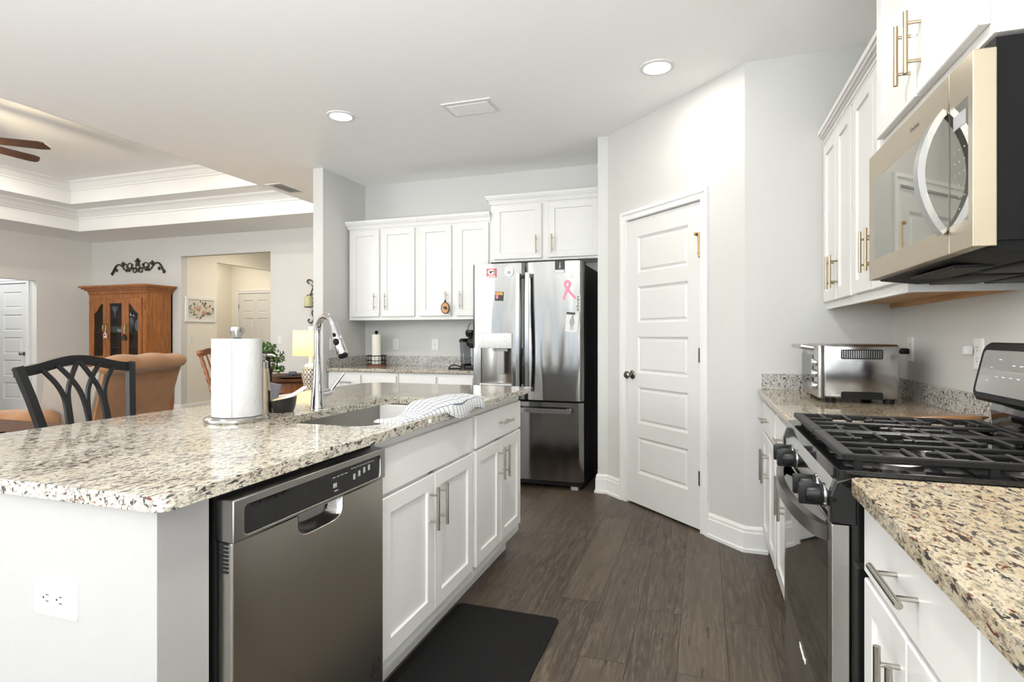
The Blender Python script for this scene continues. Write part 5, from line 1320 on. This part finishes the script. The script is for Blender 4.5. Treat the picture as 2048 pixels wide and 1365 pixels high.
# table lamp on an end table
lx, ly = -3.665, 4.70
o = thing('end_table', (lx, ly, 0), 'small white round end table under the glowing lamp', 'table')
obj('table_top', B().lathe([(0, .625), (.172, .625), (.175, .635), (.175, .645), (.172, .65), (0, .65)], (lx, ly, 0), 32), 'trim_paint', o)
obj('pedestal', B().lathe([(.16, 0), (.16, .02), (.04, .05), (.035, .3), (.045, .55), (.09, .625)], (lx, ly, 0), 20), 'trim_paint', o)
o = thing('table_lamp', (lx, ly, .65), 'glowing linen shade lamp with trellis pattern vase base', 'lamp')
b = B(); prof = [(.055, 0), (.06, .012), (.052, .02), (.068, .08), (.082, .15), (.083, .20), (.072, .245), (.060, .255)]
seg = 32; L_ = b.bm.loops.layers.uv.new('UVMap'); rs = [[b.V((lx+r*math.cos(2*PI*j/seg), ly+r*math.sin(2*PI*j/seg), .65+z)) for j in range(seg)] for r, z in prof]
for i in range(len(prof)-1):
    for j in range(seg):
        f = b.face([rs[i][j], rs[i][(j+1) % seg], rs[i+1][(j+1) % seg], rs[i+1][j]])
        for lp, (a, c) in zip(f.loops, ((j, prof[i][1]), (j+1, prof[i][1]), (j+1, prof[i+1][1]), (j, prof[i+1][1]))): lp[L_].uv = (a/seg*14, c*22)
obj('vase', b, 'trellis_glaze', o)
obj('neck', B().lathe([(.064, .905), (.062, .915), (.045, .93), (.018, .94), (.016, 1.03), (.012, 1.035)], (lx, ly, 0), 20), 'china_white', o)
b = B(); b.loft([[(lx+r*math.cos(2*PI*j/40), ly+r*math.sin(2*PI*j/40), z) for j in range(40)] for r, z in ((.166, 1.015), (.164, 1.262), (.161, 1.262), (.163, 1.015))], cap=False, closed=True); obj('lamp_shade', b, 'linen_shade', o)
obj('finial', B().lathe([(.006, 1.25), (.008, 1.265), (.014, 1.272), (.022, 1.298), (0, 1.30)], (lx, ly, 0), 12), 'china_white', o)
obj('bulb', B().sphere((lx, ly, 1.13), .03), 'bulb_glow', o)
point('lamp_glow', (lx, ly, 1.19), 7, (1, .78, .45), .04)

# round pedestal table with plant and plates
px, py = -4.47, 5.32
o = thing('pedestal_table', (px, py, 0), 'round dark wood pedestal table under the potted plant', 'table')
obj('table_top', B().lathe([(0, .715), (.58, .715), (.60, .725), (.60, .738), (.59, .75), (0, .75)], (px, py, 0), 48), 'table_wood', o)
obj('apron', B().lathe([(.52, .60), (.54, .61), (.54, .715), (.50, .715), (.50, .60)], (px, py, 0), 48), 'chair_wood', o)
obj('pedestal', B().lathe([(.30, 0), (.28, .05), (.12, .1), (.10, .2), (.15, .35), (.13, .5), (.2, .6), (.5, .605)], (px, py, 0), 28), 'table_wood', o)
qx, qy = -4.585, 5.10
o = thing('potted_plant', (qx, qy, .75), 'bushy green plant in a terracotta pot on the round table', 'plant')
obj('pot', B().lathe([(0, 0), (.07, 0), (.095, .10), (.10, .105), (.10, .125), (.085, .125), (.08, .10), (0, .10)], (qx, qy, .75), 24), 'terracotta', o)
b = B(); rnd = random.Random(5)
for i in range(620):
    a = rnd.uniform(0, 2*PI); el = rnd.uniform(-.6, 1.45); r = rnd.uniform(.09, .20)
    c = Vector((qx+r*1.12*math.cos(a)*math.cos(el), qy+r*1.12*math.sin(a)*math.cos(el), .93+r*1.05*math.sin(el)))
    if el < -.1: c.z -= .03
    if c.z < .775 and (c.x-qx)**2+(c.y-qy)**2 < .012: continue
    n = Vector((rnd.uniform(-1, 1), rnd.uniform(-1, 1), rnd.uniform(-.2, 1))).normalized(); u = n.orthogonal().normalized(); u.rotate(Matrix.Rotation(rnd.uniform(0, 6.28), 3, n)); vv = n.cross(u); s = rnd.uniform(.016, .030)
    p = [c-u*s, c+vv*s*.55-n*.002, c+u*s-n*s*.3, c-vv*s*.55-n*.002]
    b.face([b.V(x) for x in p])
lf = obj('foliage', b, 'leaf_green', o, smooth=0)
b = B()
for i in range(26):
    a = rnd.uniform(0, 2*PI); el = rnd.uniform(-.2, 1.4); r = .17
    b.tube([(qx, qy, .86), (qx+.5*r*math.cos(a)*math.cos(el), qy+.5*r*math.sin(a)*math.cos(el), .91+r*.6*math.sin(el)), (qx+r*math.cos(a)*math.cos(el), qy+r*math.sin(a)*math.cos(el), .93+r*math.sin(el))], .0025, 5)
obj('stems', b, 'leaf_green', o)
dx_, dy_ = -4.22, 5.10
dish('dinner_plate', [(0, 0), (.09, 0), (.145, .014), (.147, .018), (.09, .007), (0, .007)], dx_, dy_, .75, 'table_wood', 'dark dinner plate on the round table beside the lamp', 'plate')
b = B().tube([(dx_-.06, dy_-.05, .775), (dx_, dy_, .79), (dx_+.07, dy_+.04, .78)], [.7, 1, .6], flat=(.016, .05), up=(0, 0, 1)); b.tube([(dx_-.04, dy_+.05, .785), (dx_+.02, dy_-.01, .812), (dx_+.07, dy_-.05, .79)], [.5, 1, .5], flat=(.014, .04), up=(0, 0, 1))
tag(obj('cloth_napkin', b, 'cloth_slate', bevel=.006), 'folded slate blue napkin lying on the dark dinner plate', 'napkin')

# carved wooden chair at the round table
o = thing('wooden_chair', (-5.02, 5.22, 0), 'carved reddish wooden chair behind the paper towel roll', 'chair', None, R(-90))
def L(n, bb, m='chair_wood'): return obj(n, bb, m, o, local=True)
b = B(); b.loft([[(x, y, z) for x, y in rrect(-.22+i, .22-i, -.21+i, .23-i, .05, 4)] for i, z in ((.01, .43), (0, .435), (0, .455), (.02, .465))]); L('seat', b)
for s in (-1, 1):
    n = 30; pts = []; rr_ = []
    for i in range(n+1):
        z = .46+.58*i/n; pts.append((s*(.19+.03*i/n), -.19-.20*(i/n)**1.15, z)); rr_.append(.017+.007*abs(math.sin(i*.62))+(.004 if i % 7 == 0 else 0)+(.008 if i > 27 else 0))
    L('back_post', B().tube(pts, rr_, 12))
    for y in (-.18, .19): L('leg', B().lathe([(.014, 0), (.02, .1), (.015, .2), (.024, .3), (.02, .435)], (s*.19, y, 0), 12))
L('top_rail', B().tube([(-.22, -.385, 1.0), (-.1, -.40, 1.03), (0, -.405, 1.035), (.1, -.40, 1.03), (.22, -.385, 1.0)], 1, flat=(.011, .035), up=(0, 1, 0)))
for i in range(5):
    x = -.12+i*.06; L('spindle', B().tube([(x*.9, -.19, .46), (x*.95, -.29, .75), (x, -.39, 1.0)], [.008, .012, .008], 8))
L('stretcher', B().tube([(-.19, .0, .2), (.19, .0, .2)], .011, 8))

# ceiling fan
fcx, fcy, fz = -6.26, 3.10, 2.95
o = thing('ceiling_fan', (fcx, fcy, Z2), 'dark wood blade ceiling fan hanging in the tray ceiling', 'fan')
b = B().lathe([(.075, Z2), (.07, Z2-.05), (.015, Z2-.07), (.015, fz+.13), (.05, fz+.12), (.13, fz+.09), (.14, fz), (.10, fz-.04), (0, fz-.045)], (fcx, fcy, 0), 28); obj('motor', b, 'bronze_dark', o)
b = B().lathe([(.10, fz-.04), (.11, fz-.07), (.08, fz-.12), (0, fz-.14)], (fcx, fcy, 0), 24); obj('light_bowl', b, 'lamp_disk', o)
point('fan_glow', (fcx, fcy, fz-.25), 26, (1, .80, .52), .08)
tips = [math.atan2(3.60-fcy, -5.71-fcx)+i*2*PI/8 for i in range(8)]
for a in tips:
    Mf = Matrix.Translation((fcx, fcy, fz)) @ Matrix.Rotation(a, 4, 'Z') @ Matrix.Rotation(R(-13), 4, 'X')
    b = B(Mf); b.loft([[(x, y, z_) for x, y in ((.16, -.045), (.40, -.06), (.70, -.068), (.745, -.055), (.775, .02), (.765, .055), (.70, .066), (.40, .058), (.16, .045))] for z_ in (-.004, .004)])
    bl = obj('blade', b, 'fan_wood', o, smooth=0)
    obj('blade_iron', B(Mf).box(.10, .24, -.018, .018, .004, .010), 'bronze_dark', bl, smooth=0)

# repeats of one kind carry one group phrase
GROUPS = {'base_cabinet': 'white base cabinets', 'wall_cabinet': 'white wall cabinets', 'outlet': 'wall outlets', 'light_switch': 'light switches', 'plate': 'plates in the china cabinet', 'teacup': 'cups in the china cabinet', 'paper_towel_roll': 'paper towel rolls'}
for o in list(bpy.data.objects):
    k = o.name.split('.')[0]
    if o.parent is None and k in GROUPS and 'group' not in o: o['group'] = GROUPS[k]
